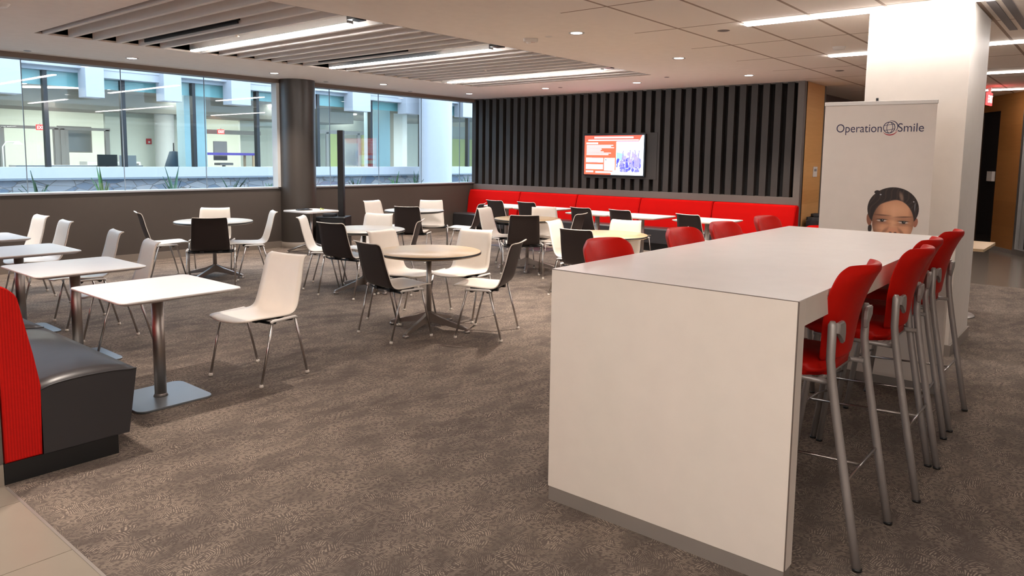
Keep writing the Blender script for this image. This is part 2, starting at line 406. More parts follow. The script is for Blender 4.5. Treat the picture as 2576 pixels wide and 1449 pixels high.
bm = diag(.87, 6.5, .10, 2.44, .04, .05); struct('window_30', bm, 'glass')
bm = diag(.6, 6.5, 0, H, 2.2, 2.3); struct('wall_office', bm, 'grey')
pc = P0+u*(-.25)+nrm*.02
o = obj('door_sign', diag(-.34, -.14, 1.24, 1.42, -.01, .045), 'signp'); tag(o, 'small pale rectangular plate on dark glass by the right oak wall', 'sign')
# columns
bm = B(); box(bm, 6.70, 7.62, .965, 1.715, .09, H, .004); struct('wall_column', bm, 'colw')
bm = B(); box(bm, 6.685, 7.635, .95, 1.73, 0, .092); struct('baseboard_column', bm, 'kick')
bm = B(); lathe(bm, [(.298, 0), (.298, H)], 48, 7.21, 10.74); struct('wall_round_column', bm, 'colr')
bm = B(); lathe(bm, [(.303, 0), (.303, .10), (.298, .10)], 48, 7.21, 10.74); struct('baseboard_round_column', bm, 'base')

# ================================================================== CEILING FITTINGS
def linear(name, label, x0, x1, y0, y1, z, group, brackets=False):
    t = thing(name, label, 'ceiling light', ((x0+x1)/2, (y0+y1)/2, z), 0, group); w_, l_ = (x1-x0)/2, (y1-y0)/2
    obj('housing', box_(-w_-.006, w_+.006, -l_-.01, l_+.01, .0015, .09 if brackets else .005), 'alu', t)
    obj('diffuser', box_(-w_, w_, -l_, l_, -.012, .0015, .0005), 'stripr' if brackets else 'strip', t)
    if brackets:
        for yy in (-l_*.7, 0, l_*.7): obj('suspension_rod', box_(-.006, .006, yy-.006, yy+.006, .09, .375), 'alu', t)
        obj('end_bracket', box_(-.07, .07, -l_-.16, -l_-.05, .02, .13), 'black', t)
    return t
lab = ['long white strip light nearest the camera in slatted ceiling recess', 'middle long white strip light in slatted ceiling recess', 'farthest long white strip light in the slatted ceiling recess, above the screen wall']
for i, x in enumerate(LAMPX): linear('strip_light', lab[i], x-.031, x+.031, 5.68, 8.68, H-.012, 'strip lights in the slatted recess', True)
lab = ['bright strip light running over the top of the white square column', 'second strip light in the tiled ceiling, cut by the square column', 'third strip light in the tiled ceiling right of the column', 'farthest strip light in the tiled ceiling, just above the exit sign']
for i, (x, yy) in enumerate(((6.60, 2.74), (9.10, 2.74), (11.97, 2.74), (14.7, 1.95))): linear('strip_light', lab[i], x-.042, x+.042, (.30, -2.2, -1.2, 1.12)[i], yy, H-.006, 'strip lights in the tiled ceiling')
for i, (x, y0, y1) in enumerate(((-1.6, -4.5, 2.74), (.2, -4.5, 2.74), (4.05, 1.35, 2.74))):  # the strip over the counter is unseen, added to light the counter top
    linear('strip_light', 'strip light in the tiled ceiling, '+('behind the camera', 'over the camera', 'unseen, added over the middle of the counter')[i], x-.05, x+.05, y0, y1, H-.006, 'strip lights above the camera')
where = ['leftmost, above the window wall', 'above the window wall just left of the round column', 'above the window wall right of the round column', 'in the corner where windows meet slatted wall', 'above the left of the slatted wall', 'above the slatted wall over the screen', 'above the right end of the slatted wall', 'between recess and tiled ceiling, middle one', 'between recess and tiled ceiling, nearest the camera']
spots = [(4.31, 10.15), (6.38, 10.08), (8.45, 9.98), (10.6, 9.95), (10.53, 8.02), (10.55, 6.17), (10.53, 4.29), (8.31, 4.28), (6.10, 4.27)]
def downlight():
    t = thing('downlight', '', 'ceiling light', (0, 0, H), 0, 'recessed round downlights')
    obj('trim_ring', lathe(B(), [(.052, -.001), (.078, -.007), (.08, 0)], 24), 'white2', t)
    obj('lens', lathe(B(), [(0, -.004), (.056, -.004)], 24), 'downl', t)
    return t
d0 = downlight(); d0.location = (*spots[0], H); d0['label'] = 'small round recessed downlight '+where[0]
alls = list(zip(spots[1:], where[1:]))
for (x, y), wl in alls: dup(d0, (x, y, H), 0, 'small round recessed downlight '+wl)
for x, y in ((1.50, 4.52), (-.5, 4.27), (2.2, 10.1), (.1, 8), (.1, 6)): dup(d0, (x, y, H), 0, 'small round recessed downlight outside the picture, near the camera')
for x, y in spots+[(1.50, 4.52), (-.5, 4.27), (2.2, 10.1), (.1, 8), (.1, 6)]:
    l = bpy.data.lights.new('downlight_beam', 'SPOT'); l.energy = DOWN_W*((.82 if x < 5 else 1.8 if x < 7 else 1.3) if 4 < y < 5 else 1.1); l.color = WARM; l.spot_size = R(98); l.spot_blend = .85; l.shadow_soft_size = .05
    lo = bpy.data.objects.new('downlight_beam', l); C.objects.link(lo); lo.location = (x, y, H-.02)
# air diffusers, sensors
for (x, y0, y1, l_) in ((3.905, 6.68, 8.70, 'nearest the camera'), (6.135, 6.72, 8.52, 'in the middle'), (9.0, 6.77, 8.30, 'farthest away')):
    t = thing('air_diffuser', 'black slotted air diffuser in the slatted recess, '+l_, 'vent', (x, (y0+y1)/2, H+.02), 0, 'air diffusers in the recess')
    hl = (y1-y0)/2
    obj('housing', box_(-.10, .10, -hl, hl, .03, .10), 'slatback', t)
    for k in (-.06, 0, .06): obj('blade', box_(k-.006, k+.006, -hl, hl, -.005, .03), 'blackp', t)
bm = B(); box(bm, 6.75, 8.3, .74, .80, H-.006, H+.01); box(bm, 6.75, 8.3, .84, .90, H-.006, H+.01)
tag(obj('slot_diffuser', bm, 'grey'), 'grey twin slot air diffuser in ceiling beside the square column', 'vent')
def disc(nm, lbl, cat, x, y, r, m_='gyp', z=H, h=.012): return tag(obj(nm, lathe(B(), [(0, -h), (r*.8, -h), (r, 0)], 24), m_, None, (x, y, z)), lbl, cat)
disc('ceiling_sensor', 'flat round tan disc in tile just left of the bright strip light', 'sensor', 6.82, 3.05, .06, 'ledge', H, .004)
disc('ceiling_sensor', 'flat round tan disc in the farther ceiling tiles', 'sensor', 10.67, 3.07, .06, 'ledge', H, .004)
disc('ceiling_speaker', 'round white ceiling speaker at the upper left corner', 'speaker', 2.05, 7.42, .11, 'baffle', H, .03)
disc('sprinkler_cover', 'small round cover beside the smoke alarm on ceiling', 'sprinkler', 6.12, 4.63, .04, 'baffle', H, .004)
disc('sprinkler_cover', 'small round cover above the slatted wall, left of the screen', 'sprinkler', 10.54, 7.70, .04, 'ledge', H, .004)
disc('sprinkler_cover', 'small round cover above the slatted wall, right of the screen', 'sprinkler', 10.1, 5.39, .04, 'ledge', H, .004)
disc('smoke_detector', 'round white smoke detector in far tiled ceiling near the column', 'detector', 8.48, 2.46, .07, 'baffle', H, .03)
for x, y, l_ in ((3.23, 10.55, 'far left'), (7.63, 10.5, 'beside the round column'), (9.64, 10.6, 'between two downlights')): disc('sprinkler_cover', 'small dark round sprinkler cover by the window header, '+l_, 'sprinkler', x, y, .045, 'ledge', H, .003)
t = thing('smoke_alarm', 'white fire alarm strobe with red lettering on the ceiling', 'alarm', (6.11, 4.86, H), R(-50))
obj('housing', prism(B(), rrect(-.075, .075, -.045, .045, .02), -.035, 0, bev=.006), 'baffle', t)
obj('strobe', lathe(B(), [(0, -.055), (.02, -.05), (.03, -.03)], 16, -.02, 0), 'rail', t)
def text_mesh(s, size, name, m_, parent, loc, rot, ext=.0006, wx=1.0):
    c = bpy.data.curves.new(name, 'FONT'); c.body = s; c.size = size; c.extrude = ext; c.align_x = 'LEFT'
    o = bpy.data.objects.new(name, c); C.objects.link(o); dg = bpy.context.evaluated_depsgraph_get(); dg.update()
    me = bpy.data.meshes.new_from_object(o.evaluated_get(dg)); bpy.data.objects.remove(o)
    for v in me.vertices: v.co.x *= wx
    me.materials.clear(); me.materials.append(M[m_]); p = bpy.data.objects.new(name, me); C.objects.link(p)
    p.parent = parent; p.location = loc; p.rotation_euler = rot; return p
text_mesh('FIRE', .03, 'lettering', 'redink', t, (.045, .01, -.036), (PI, 0, PI), .0006)
for x, y in ((4.15, 7.24), (7.89, 7.10)):
    tag(obj('ceiling_sprinkler', lathe(B(), [(.03, .05), (.03, .0), (.012, -.0), (.012, -.02), (.028, -.024), (.0, -.026)], 14), 'plenum', None, (x, y, H+.01)),
        'small dark sprinkler head among the ceiling slats, '+('near' if x < 5 else 'far')+' one', 'sprinkler')
# exit sign
def exit_sign(loc, rz, label, s=1.0, stem=.06):
    t = thing('exit_sign', label, 'sign', loc, rz, 'exit signs')
    obj('panel', box_(-.15*s, .15*s, -.012, .012, -.2*s, 0), 'exitm', t)
    obj('stem', box_(-.02, .02, -.02, .02, 0, stem), 'white2', t)
    text_mesh('EXIT', .17*s, 'lettering', 'signtext', t, (-.125*s, -.0135, -.16*s), (PI/2, 0, 0), .001, .8); return t
exit_sign((14.1, 1.73, 2.70), R(-6), 'small red exit sign hanging right of the square column', 1.0, .08)

# ================================================================== SHELL CHAIRS
def shell_bm():
    prof = [(.288, .437), (.262, .444), (.20, .449), (.08, .444), (-.05, .438), (-.115, .441), (-.155, .462), (-.180, .505), (-.203, .58), (-.228, .67), (-.248, .755), (-.262, .80), (-.276, .822), (-.302, .833)]
    hw = [.172, .194, .204, .211, .214, .213, .211, .211, .206, .200, .194, .190, .186, .179]
    pts = catmull([(a, b, c) for (a, b), c in zip(prof, hw)], 3); n = len(pts); NY = 9
    bm = B(); top = []; bot = []
    for i, p in enumerate(pts):
        a = pts[max(i-1, 0)]; b = pts[min(i+1, n-1)]; tx, tz = b.x-a.x, b.y-a.y; L = math.hypot(tx, tz); nx, nz = tz/L, -tx/L  # normal to the sitter side
        if nz < 0 and i < n*.4: nx, nz = -nx, -nz
        back = min(1, max(0, (p.y-.46)/.2)); r1 = []; r2 = []
        for j in range(NY):
            s = -1+2*j/(NY-1); y = p.z*s
            dip = (.009*(1-back)+.007*back)*s*s
            f = .032*max(0, 1-i/6)*(s*s)                      # bowed front edge
            x, z = p.x-f+nx*dip, p.y+nz*dip
            r1.append(bm.verts.new((x, y, z))); r2.append(bm.verts.new((x-nx*.009, y*.992, z-nz*.009)))
        top.append(r1); bot.append(r2)
    def F(*v, mi=0):
        f = bm.faces.new(v); f.smooth = True; f.material_index = mi
    for i in range(n-1):
        for j in range(NY-1):
            F(top[i][j], top[i][j+1], top[i+1][j+1], top[i+1][j]); F(bot[i][j], bot[i+1][j], bot[i+1][j+1], bot[i][j+1], mi=1)
        F(top[i][0], top[i+1][0], bot[i+1][0], bot[i][0]); F(top[i][-1], bot[i][-1], bot[i+1][-1], top[i+1][-1])
    for j in range(NY-1):
        F(top[0][j], bot[0][j], bot[0][j+1], top[0][j+1]); F(top[-1][j], top[-1][j+1], bot[-1][j+1], bot[-1][j])
    return bm
def make_chair(label):
    t = thing('shell_chair', label, 'chair', (0, 0, 0), 0, 'two-tone shell chairs')
    o = obj('seat_shell', shell_bm(), ['cream', 'dark'], t)
    for s in (-1, 1):
        obj('side_rail', sweep(B(), [(.115, s*.258, .424), (.10, s*.262, .433), (-.10, s*.262, .433), (-.115, s*.258, .424)], .010, 8), 'rail', t)
        for (x0, x1) in ((.10, .205), (-.10, -.21)):
            l = obj('leg', sweep(B(), [(x0, s*.259, .426), (x1, s*.256, .012)], .0085, 10), 'chrome', t)
            obj('glide', lathe(B(), [(0, 0), (.013, 0), (.015, .008), (.012, .02), (0, .024)], 12, x1, s*.256), 'glide', l)
    bm = B()
    for x in (.07, -.08):
        sweep(bm, [(x, -.250, .418), (x, -.20, .408), (x, .20, .408), (x, .250, .418)], .010, 8)
    for yy in (-.10, .10): box(bm, -.13, .12, yy-.02, yy+.02, .408, .432)
    obj('under_frame', bm, 'blackp', t)
    return t
CH = [
 (2.74, 4.60, 190, 'standing alone on open carpet, right of nearest square table'),
 (4.17, 4.79, 353, 'with dark back towards camera, left of the nearest round table'),
 (4.66, 5.24, 276, 'on the far left side of the nearest round table, cream side to camera'),
 (5.09, 4.87, 191, 'pulled out behind the right of the nearest round table, seat turned left'),
 (4.75, 4.22, 113, 'at the right of the nearest round table, seen side-on with brown back'),
 (4.19, 9.17, 345, 'left of round table by the window wall, facing right'),
 (4.80, 9.12, 232, 'behind the round table by the window wall, cream back only'),
 (4.29, 8.18, 60, 'in front of the round table by the window wall, dark back to camera'),
 (4.97, 8.45, 157, 'right of the round table by the window wall, seat pointing left'),
 (5.21, 7.22, 313, 'standing left of the second round table, beside the X-base white table'),
 (5.04, 6.57, 11, 'with dark back to camera, in front left of the second round table'),
 (5.73, 7.04, 205, 'cream back behind the round table by the loudspeaker'),
 (5.55, 6.34, 128, 'narrow brown back at the right edge of the second round table'),
 (7.69, 9.07, 277, 'left of the far round table under the windows, cream back turned right'),
 (8.30, 8.62, 227, 'right behind the far round table under the windows, full cream front seen'),
 (7.37, 8.07, 31, 'dark back in front of the far round table under the windows'),
 (8.40, 7.96, 117, 'seat pointing left, right of far round table near black bench end'),
 (7.89, 6.77, 283, 'cream chair left of the round table nearest the red bench middle'),
 (7.39, 5.97, 45, 'dark back in front of the tan round table before the red bench'),
 (8.40, 6.30, 232, 'cream back behind the tan round table before the red bench'),
 (6.87, 4.76, 282, 'cream, behind the dark chair at the counter left corner'),
 (6.42, 4.29, 6, 'dark back just above the left corner of the tall counter'),
 (7.24, 4.42, 192, 'cream back behind the round table nearest the red stools'),
 (7.02, 3.78, 112, 'mostly hidden dark chair between the first two red stools'),
 (7.92, 5.72, 103, 'brown back, right of tan round table before the red bench'),
 (9.62, 8.15, 356, 'dark back at the leftmost white table along the red bench'),
 (9.66, 7.50, 358, 'dark back, second from left along the red bench'),
 (9.24, 6.12, 356, 'dark back, third from left along the red bench'),
 (9.28, 5.46, 354, 'dark back, fourth from left along the red bench'),
 (9.26, 4.37, 350, 'dark back, rightmost along the red bench'),
 (2.65, 9.41, 182, 'farthest cream chair of the row at the left square tables'),
 (2.60, 8.54, 177, 'second farthest cream chair of the row at the left square tables'),
 (2.55, 7.18, 172, 'cream chair behind the second nearest square table on the left'),
 (2.42, 6.16, 171, 'cream chair just behind the nearest square table, tucked in'),
]
c0 = None
for x, y, a, l_ in CH:
    l_ = 'shell chair '+l_
    if c0 is None: c0 = make_chair(l_); c0.location = (x, y, 0); c0.rotation_euler.z = R(a)
    else: dup(c0, (x, y, 0), R(a), l_)

# ================================================================== TABLES
KT = 1.037
def round_table(x, y, rz, label, topm):
    t = thing('round_table', label, 'table', (x*KT, y*KT, 0), rz, 'round cafe tables'); r = .468
    obj('tabletop', lathe(B(), [(0, .712), (r-.003, .712), (r, .709), (r, .687), (0, .687)], 64), topm, t)
    bm = lathe(B(), [(r-.001, .7095), (r+.003, .708), (r+.003, .693), (r-.03, .678), (r-.06, .676), (r-.06, .687)], 64); obj('edge_band', bm, 'black', t)
    obj('pole', sweep(B(), [(0, 0, .06), (0, 0, .688)], .0235, 20), 'steel', t)
    obj('top_plate', prism(B(), rrect(-.13, .13, -.13, .13, .03), .668, .687), 'blackp', t)
    for k in range(4):
        bm = B(); a = k*PI/2; ca, sa = math.cos(a), math.sin(a)
        prof = [(.012, .17), (.035, .145), (.12, .115), (.39, .045), (.405, .035), (.405, .018), (.36, .022), (.12, .055), (.05, .06), (.012, .06)]
        prism(bm, prof, -.016, .016, 'y', bev=.004)
        for v in bm.verts: v.co = Vector((v.co.x*ca-v.co.y*sa, v.co.x*sa+v.co.y*ca, v.co.z))
        l = obj('leg', bm, 'steel', t)
        obj('foot_pad', lathe(B(), [(0, 0), (.026, 0), (.028, .01), (.016, .024), (0, .026)], 16, .39*ca, .39*sa), 'steel', l)
    return t
RT = [(4.37, 4.57, 0, 'tan round table with black edge, nearest to the camera', 'maple'), (4.49, 8.48, 10, 'pale round table before the window wall, behind the square tables', 'mapleC'),
      (5.18, 6.46, -20, 'pale tan round table in front of the floor loudspeaker', 'mapleC'), (7.60, 8.27, 15, 'farthest pale round table, under the windows near bench end', 'mapleC'),
      (7.70, 6.13, 20, 'tan round table between the dark chair and the left part of the red bench', 'maple'), (6.72, 4.26, 5, 'tan round table just behind the red stools and tall counter', 'maple')]
for x, y, a, l_, mm in RT: round_table(x, y, R(a+16), l_, mm)
def square_table(x, y, label, group, hx=.372, hy=.382):
    t = thing('square_table', label, 'table', (x*KT, y*KT, 0), 0, group)
    bm = prism(B(), rrect(-hx, hx, -hy, hy, .045), .703, .713, bev=.003)
    p2 = rrect(-hx, hx, -hy, hy, .045); p3 = rrect(-hx+.035, hx-.035, -hy+.035, hy-.035, .03)
    va = [bm.verts.new((a, b, .703)) for a, b in p2]; vb = [bm.verts.new((a, b, .687)) for a, b in p3]; n = len(va)
    for i in range(n): bm.faces.new((va[i], va[(i+1) % n], vb[(i+1) % n], vb[i])).material_index = 1
    f = bm.faces.new(vb); f.material_index = 1
    obj('tabletop', bm, ['white', 'wedge'], t)
    obj('pole', sweep(B(), [(0, .0, .012), (0, .0, .687)], .036, 24), 'steel', t)
    bm = prism(B(), rrect(-.235, .235, -.235, .235, .05), 0, .012, bev=.003); obj('base_plate', bm, 'plate', t)
    obj('pole_collar', lathe(B(), [(.036, .03), (.044, .012), (.036, .012)], 24, 0, 0), 'steel', t)
    return t
sq = square_table(1.98, 4.45, 'nearest white square table, beside the black bench seat', 'square tables along the near bench')
for x, y, l_ in ((1.97, 5.72, 'second nearest white square table, behind the nearest one'), (1.98, 6.95, 'third white square table of the left row'), (2.0, 8.22, 'farthest white square table of the left row, cut by the frame')):
    dup(sq, (x*KT, y*KT, 0), 0, l_)
labs = ['leftmost white table along the red bench, behind two dark chairs', 'second white table from the left along the red bench', 'middle white table along the red bench, above the brown chair', 'fourth white table along the red bench, with its pole in view', 'rightmost white table along the red bench, behind a red stool']
for (y, x), l_ in zip(((8.04, 9.52), (7.25, 9.50), (6.07, 9.33), (5.30, 9.33), (4.31, 9.38)), labs): dup(sq, (x*KT, y*KT, 0), 0, l_, 'white tables along the red bench')
# X base table by round column
t = thing('cafe_table', 'small white table with splayed X base before the round column', 'table', (6.90, 9.93, 0), R(4))
obj('tabletop', prism(B(), rrect(-.31, .31, -.31, .31, .02), .655, .68, bev=.003), 'white', t)
obj('pole', sweep(B(), [(0, 0, .05), (0, 0, .656)], .022, 16), 'chrome', t)
for k in range(4):
    a = R(45+90*k); l = obj('leg', sweep(B(), [(.01*math.cos(a), .01*math.sin(a), .16), (.2*math.cos(a), .2*math.sin(a), .09), (.38*math.cos(a), .38*math.sin(a), .02)], [.016, .016, .013], 10), 'chrome', t)
    obj('foot_pad', lathe(B(), [(0, 0), (.02, 0), (.02, .012), (0, .016)], 12, .38*math.cos(a), .38*math.sin(a)), 'chrome', l)
bm = B()
for k in range(3): sweep(bm, [(.02*math.cos(i*.7+k)+.11*math.cos(i*.9), .09*math.sin(i*.8+k), .008+.004*k) for i in range(16)], .006, 6)
tag(obj('cable_coil', bm, 'blackp', None, (6.80, 9.98, .68)), 'black coiled cable lying on the small white table', 'cable')
bm = B(); sweep(bm, [(0, 0, .01), (.03, .03, .028), (.07, .02, .012), (.10, .05, .010)], .009, 6)
tag(obj('cable_tie', bm, 'green', None, (6.98, 9.80, .681)), 'bright green strap on the small white table', 'strap')
# oak topped table right of column
t = thing('cafe_table', 'light wood topped table behind the square column, corner showing', 'table', (8.62, 1.36, 0))
obj('tabletop', prism(B(), rrect(-.42, .42, -.41, .41, .01), .715, .742, bev=.002), 'maple', t)
obj('pole', sweep(B(), [(0, 0, .02), (0, 0, .716)], .036, 16), 'steel', t)
obj('base_plate', lathe(B(), [(0, .03), (.06, .028), (.32, .012), (.33, 0), (0, 0)], 40), 'steel', t)

# ================================================================== TALL COUNTER
t = thing('tall_counter', 'long cream waterfall-edge counter with red stools on both sides', 'counter')
X0, X1, Y0, Y1, Z1 = 2.572, 5.585, .83, 1.905, 1.067
TH = .075
bm = box_(X0+.0002, X1-.0002, Y0+.0003, Y1, Z1-.003, Z1); box(bm, X0+TH, X1-TH, Y0+.002, Y1-.002, Z1-.10, Z1-.003); obj('tabletop', bm, 'white', t)
for nm, a, b in (('end_panel', X0, X0+TH), ('end_panel', X1-TH, X1)):
    p = obj(nm, box_(a-.0005, b, Y0, Y1, .065, Z1-.003, .001), 'panel', t)
    obj('kick_strip', box_(a+.002, b-.002, Y0+.004, Y1-.002, 0, .066), 'kick', p)
bm = B()
box(bm, X0-.0012, X0+.0008, Y0, Y1, Z1-.0035, Z1-.0008); box(bm, X0-.0012, X0+.001, Y0-.001, Y0+.0025, .0, Z1-.003); 
box(bm, X0+.001, X0+.0035, Y0-.0012, Y0+.001, 0, Z1-.003)
obj('seam', bm, 'seam', t)
bm = B(); box(bm, X0+TH, X1-TH, Y0, Y0+.0025, Z1-.10, Z1-.003); obj('side_edge', bm, 'panel', t)

# ================================================================== BAR STOOLS
def stool_back():
    prof = [(-.128, .765), (-.131, .79), (-.141, .87), (-.156, .95), (-.176, 1.02), (-.200, 1.08), (-.224, 1.127), (-.248, 1.155)]
    hw = [.150, .182, .200, .211, .219, .222, .206, .150]
    pts = catmull([(a, b, c) for (a, b), c in zip(prof, hw)], 3); NY = 13; bm = B(); top = []; bot = []; n = len(pts)
    for i, p in enumerate(pts):
        a = pts[max(i-1, 0)]; b = pts[min(i+1, n-1)]; tx, tz = b.x-a.x, b.y-a.y; L = math.hypot(tx, tz); nx, nz = tz/L, -tx/L
        th = .020 if 1 < i < n-2 else (.012 if 0 < i < n-1 else .004); r1 = []; r2 = []
        for j in range(NY):
            s = -1+2*j/(NY-1); y = p.z*s; e = th*math.sqrt(max(0, 1-abs(s)**6))+.001; cv = (.04+.035*min(1, max(0, (p.y-.85)/.3)))*s*s
            r1.append(bm.verts.new((p.x+nx*e+cv, y, p.y+nz*e))); r2.append(bm.verts.new((p.x-nx*e+cv, y, p.y-nz*e)))
        top.append(r1); bot.append(r2)
    def F(*v): bm.faces.new(v).smooth = True
    for i in range(n-1):
        for j in range(NY-1):
            F(top[i][j], top[i][j+1], top[i+1][j+1], top[i+1][j]); F(bot[i][j], bot[i+1][j], bot[i+1][j+1], bot[i][j+1])
        F(top[i][0], top[i+1][0], bot[i+1][0], bot[i][0]); F(top[i][-1], bot[i][-1], bot[i+1][-1], top[i+1][-1])
    for j in range(NY-1):
        F(top[0][j], bot[0][j], bot[0][j+1], top[0][j+1]); F(top[-1][j], top[-1][j+1], bot[-1][j+1], bot[-1][j])
    return bm
def make_stool(label, group):
    t = thing('bar_stool', label, 'bar stool', (0, 0, 0), 0, group)
    bm = prism(B(), rrect(-.115, .28, -.21, .21, .07), .712, .758, bev=.016)
    for v in bm.verts:
        if v.co.z > .735: v.co.z += .012*(1-(v.co.y/.22)**2)-.008*max(0, (v.co.x-.15)/.12)
    for f in bm.faces: f.smooth = True
    obj('seat', bm, 'redv', t)
    obj('backrest', stool_back(), 'redv', t, sub=1)
    fr = B()
    for s in (-1, 1):
        sweep(fr, [(-.16, s*.215, .702), (.22, s*.19, .702)], .011, 8)
    for x, hy in ((-.10, .215), (.18, .195)): sweep(fr, [(x, -hy, .702), (x, hy, .702)], .011, 8)
    obj('seat_frame', fr, 'silver', t)
    for s in (-1, 1):
        l = obj('leg', sweep(B(), [(-.29, s*.24, .006), (-.235, s*.24, .30), (-.18, s*.24, .60), (-.160, s*.24, .72), (-.150, s*.24, .80), (-.150, s*.24, .935), (-.150, s*.24, .95)], [.0165]*5+[.0165, .009], 14), 'silver', t)
        obj('foot_cap', lathe(B(), [(0, 0), (.018, 0), (.018, .012), (0, .012)], 14, -.291, s*.24), 'black', l)
        bm = prism(B(), [(s*.240, .945), (s*.175, .945), (s*.158, .93), (s*.152, .895), (s*.158, .862), (s*.172, .855), (s*.19, .875), (s*.21, .895), (s*.240, .905)], -.178, -.160, 'x', bev=.004)
        obj('back_bracket', bm, 'silver', l)
        l = obj('leg', sweep(B(), [(.285, s*.225, .006), (.235, s*.21, .45), (.20, s*.195, .702)], .0155, 14), 'silver', t)
        obj('foot_cap', lathe(B(), [(0, 0), (.017, 0), (.017, .012), (0, .012)], 14, .286, s*.225), 'black', l)
    bm = B()
    sweep(bm, [(-.225, -.24, .325), (-.225, .24, .325)], .006, 8)
    sweep(bm, [(.252, -.216, .30), (.28, -.12, .30), (.285, 0, .30), (.28, .12, .30), (.252, .216, .30)], .0075, 8)
    for yy in (0,): sweep(bm, [(-.225, yy, .325), (.285, yy, .30)], .006, 8)
    obj('footrest', bm, 'chrome', t)
    return t
s0 = make_stool('nearest red bar stool on the right side of the counter', 'red bar stools on the right of the counter')
s0.location = (3.12, .95, 0); s0.rotation_euler.z = R(90)
for x, y, a, l_ in ((3.915, .90, 90, 'second red bar stool on the right side of the counter'), (4.395, .945, 91, 'third red bar stool on the right side, half hidden behind the second'), (5.04, .94, 89, 'farthest red bar stool on the right side, before the white column')):
    dup(s0, (x, y, 0), R(a), l_)
for x, l_ in ((3.065, 'nearest red stool back seen over the left edge of the counter'), (3.90, 'second red stool back over the left edge of the counter'), (4.48, 'third red stool back over the left edge of the counter'), (5.22, 'farthest red stool back over the left edge of the counter')):
    dup(s0, (x, 1.775, 0), R(-90), l_, 'red bar stools on the left of the counter')

# ================================================================== NEAR BENCH
t = thing('booth_bench', 'near booth bench with red ribbed back and black vinyl seat', 'bench')
YA = 3.895
segs = [(YA, 5.25), (5.25, 6.62), (6.62, 8.0), (8.0, 9.4)]
for a, b in segs:
    bm = prism(B(), [(1.010, .10), (1.165, .10), (1.170, .44), (1.145, .60), (1.118, .74), (1.095, .875), (1.082, .898), (1.055, .925), (1.020, .945), (1.010, .94)], a, b-.003, 'y', bev=.006)
    obj('backrest', bm, 'redfab', t)
    # seat cushion with a crowned top, welted front
    bm = B(); NX, NYY = 10, 10; g = []
    for i in range(NX+1):
        row = []
        for j in range(NYY+1):
            fx, fy = i/NX, j/NYY
            z = .418+.045*(4*fx*(1-fx))**.6*(.55+.45*(4*fy*(1-fy))**.35)+(.012 if i == NX else 0)
            row.append(bm.verts.new((1.168+.445*fx, a+(b-a-.003)*fy, z)))
        g.append(row)
    for i in range(NX):
        for j in range(NYY): bm.faces.new((g[i][j], g[i+1][j], g[i+1][j+1], g[i][j+1])).smooth = True
    fr = [g[NX][j] for j in range(NYY+1)]; fb = [bm.verts.new((1.565, v.co.y, .098)) for v in fr]
    for j in range(NYY): bm.faces.new((fr[j], fb[j], fb[j+1], fr[j+1]))
    for j in (0, NYY):
        col = [g[i][j] for i in range(NX+1)]; yb = col[0].co.y; lo = [bm.verts.new((1.168+(1.565-1.168)*i/NX, yb, .098)) for i in range(NX+1)]
        lo[-1] = fb[j]
        for i in range(NX): bm.faces.new((col[i], col[i+1], lo[i+1], lo[i]))
    c_ = obj('seat_cushion', bm, 'blackv', t)
    bm = B(); sweep(bm, [(v[0], a, v[1]+.002) for v in [(1.168+.445*i/12, .418+.045*(4*(i/12)*(1-i/12))**.6*.55+(.012 if i == 12 else 0)) for i in range(13)]], .004, 6)
    obj('welt', bm, 'blackv', c_)
bm = B(); box(bm, 1.003, 1.508, YA, 9.4, 0, .10); obj('plinth', bm, 'blackk', t)

# ================================================================== RED BANQUETTE ON THE SLATTED WALL
t = thing('banquette', 'long red upholstered banquette with black seat under the slatted wall', 'bench')
ys = [3.84, 5.22, 6.60, 7.98, 9.39, 10.81]
for a, b in zip(ys, ys[1:]):
    bm = prism(B(), [(11.44, .36), (11.50, .70), (11.535, .845), (11.56, .868), (11.68, .868), (11.68, .36)], a+.006, b-.006, 'y', bev=.018)
    obj('backrest', bm, 'redfar', t)
    bm = prism(B(), [(11.03, .14), (11.03, .37), (11.06, .395), (11.50, .385), (11.50, .14)], a+.003, b-.003, 'y', bev=.012)
    obj('seat_cushion', bm, 'blackv', t)
bm = B(); box(bm, 11.10, 11.68, 3.86, 10.81, 0, .14); obj('plinth', bm, 'blackk', t)

# ================================================================== SCREEN
def grid_print(name, W_, H_, nx, ny, paint, m_, parent, mtx):
    vs = []; fs = []; xs = np.linspace(0, W_, nx+1); zs = np.linspace(0, H_, ny+1)
    for z in zs:
        for x in xs: vs.append((x, 0, z))
    for j in range(ny):
        for i in range(nx): a = j*(nx+1)+i; fs.append((a, a+1, a+nx+2, a+nx+1))
    me = bpy.data.meshes.new(name); me.from_pydata(vs, [], fs); me.update()
    u_ = (np.arange(nx)+.5)/nx; v_ = 1-(np.arange(ny)+.5)/ny; U, V = np.meshgrid(u_, v_)
    col = paint(U, V)                                                   # ny,nx,3 in sRGB 0..1
    mask = None
    if isinstance(col, tuple): col, mask = col
    lin = np.where(col <= .04045, col/12.92, ((col+.055)/1.055)**2.4)
    if mask is not None:
        kp = mask.reshape(-1); fs = [f for f, k in zip(fs, kp) if k]; lin = lin.reshape(-1, 3)[kp]
        me = bpy.data.meshes.new(name); me.from_pydata(vs, [], fs); me.update()
    at = me.color_attributes.new('print', 'FLOAT_COLOR', 'CORNER')
    arr = np.ones((len(fs), 4, 4)); arr[:, :, :3] = lin.reshape(-1, 1, 3); at.data.foreach_set('color', arr.reshape(-1))
    me.materials.append(M[m_]); o = bpy.data.objects.new(name, me); C.objects.link(o); o.parent = parent; o.matrix_local = mtx; return o
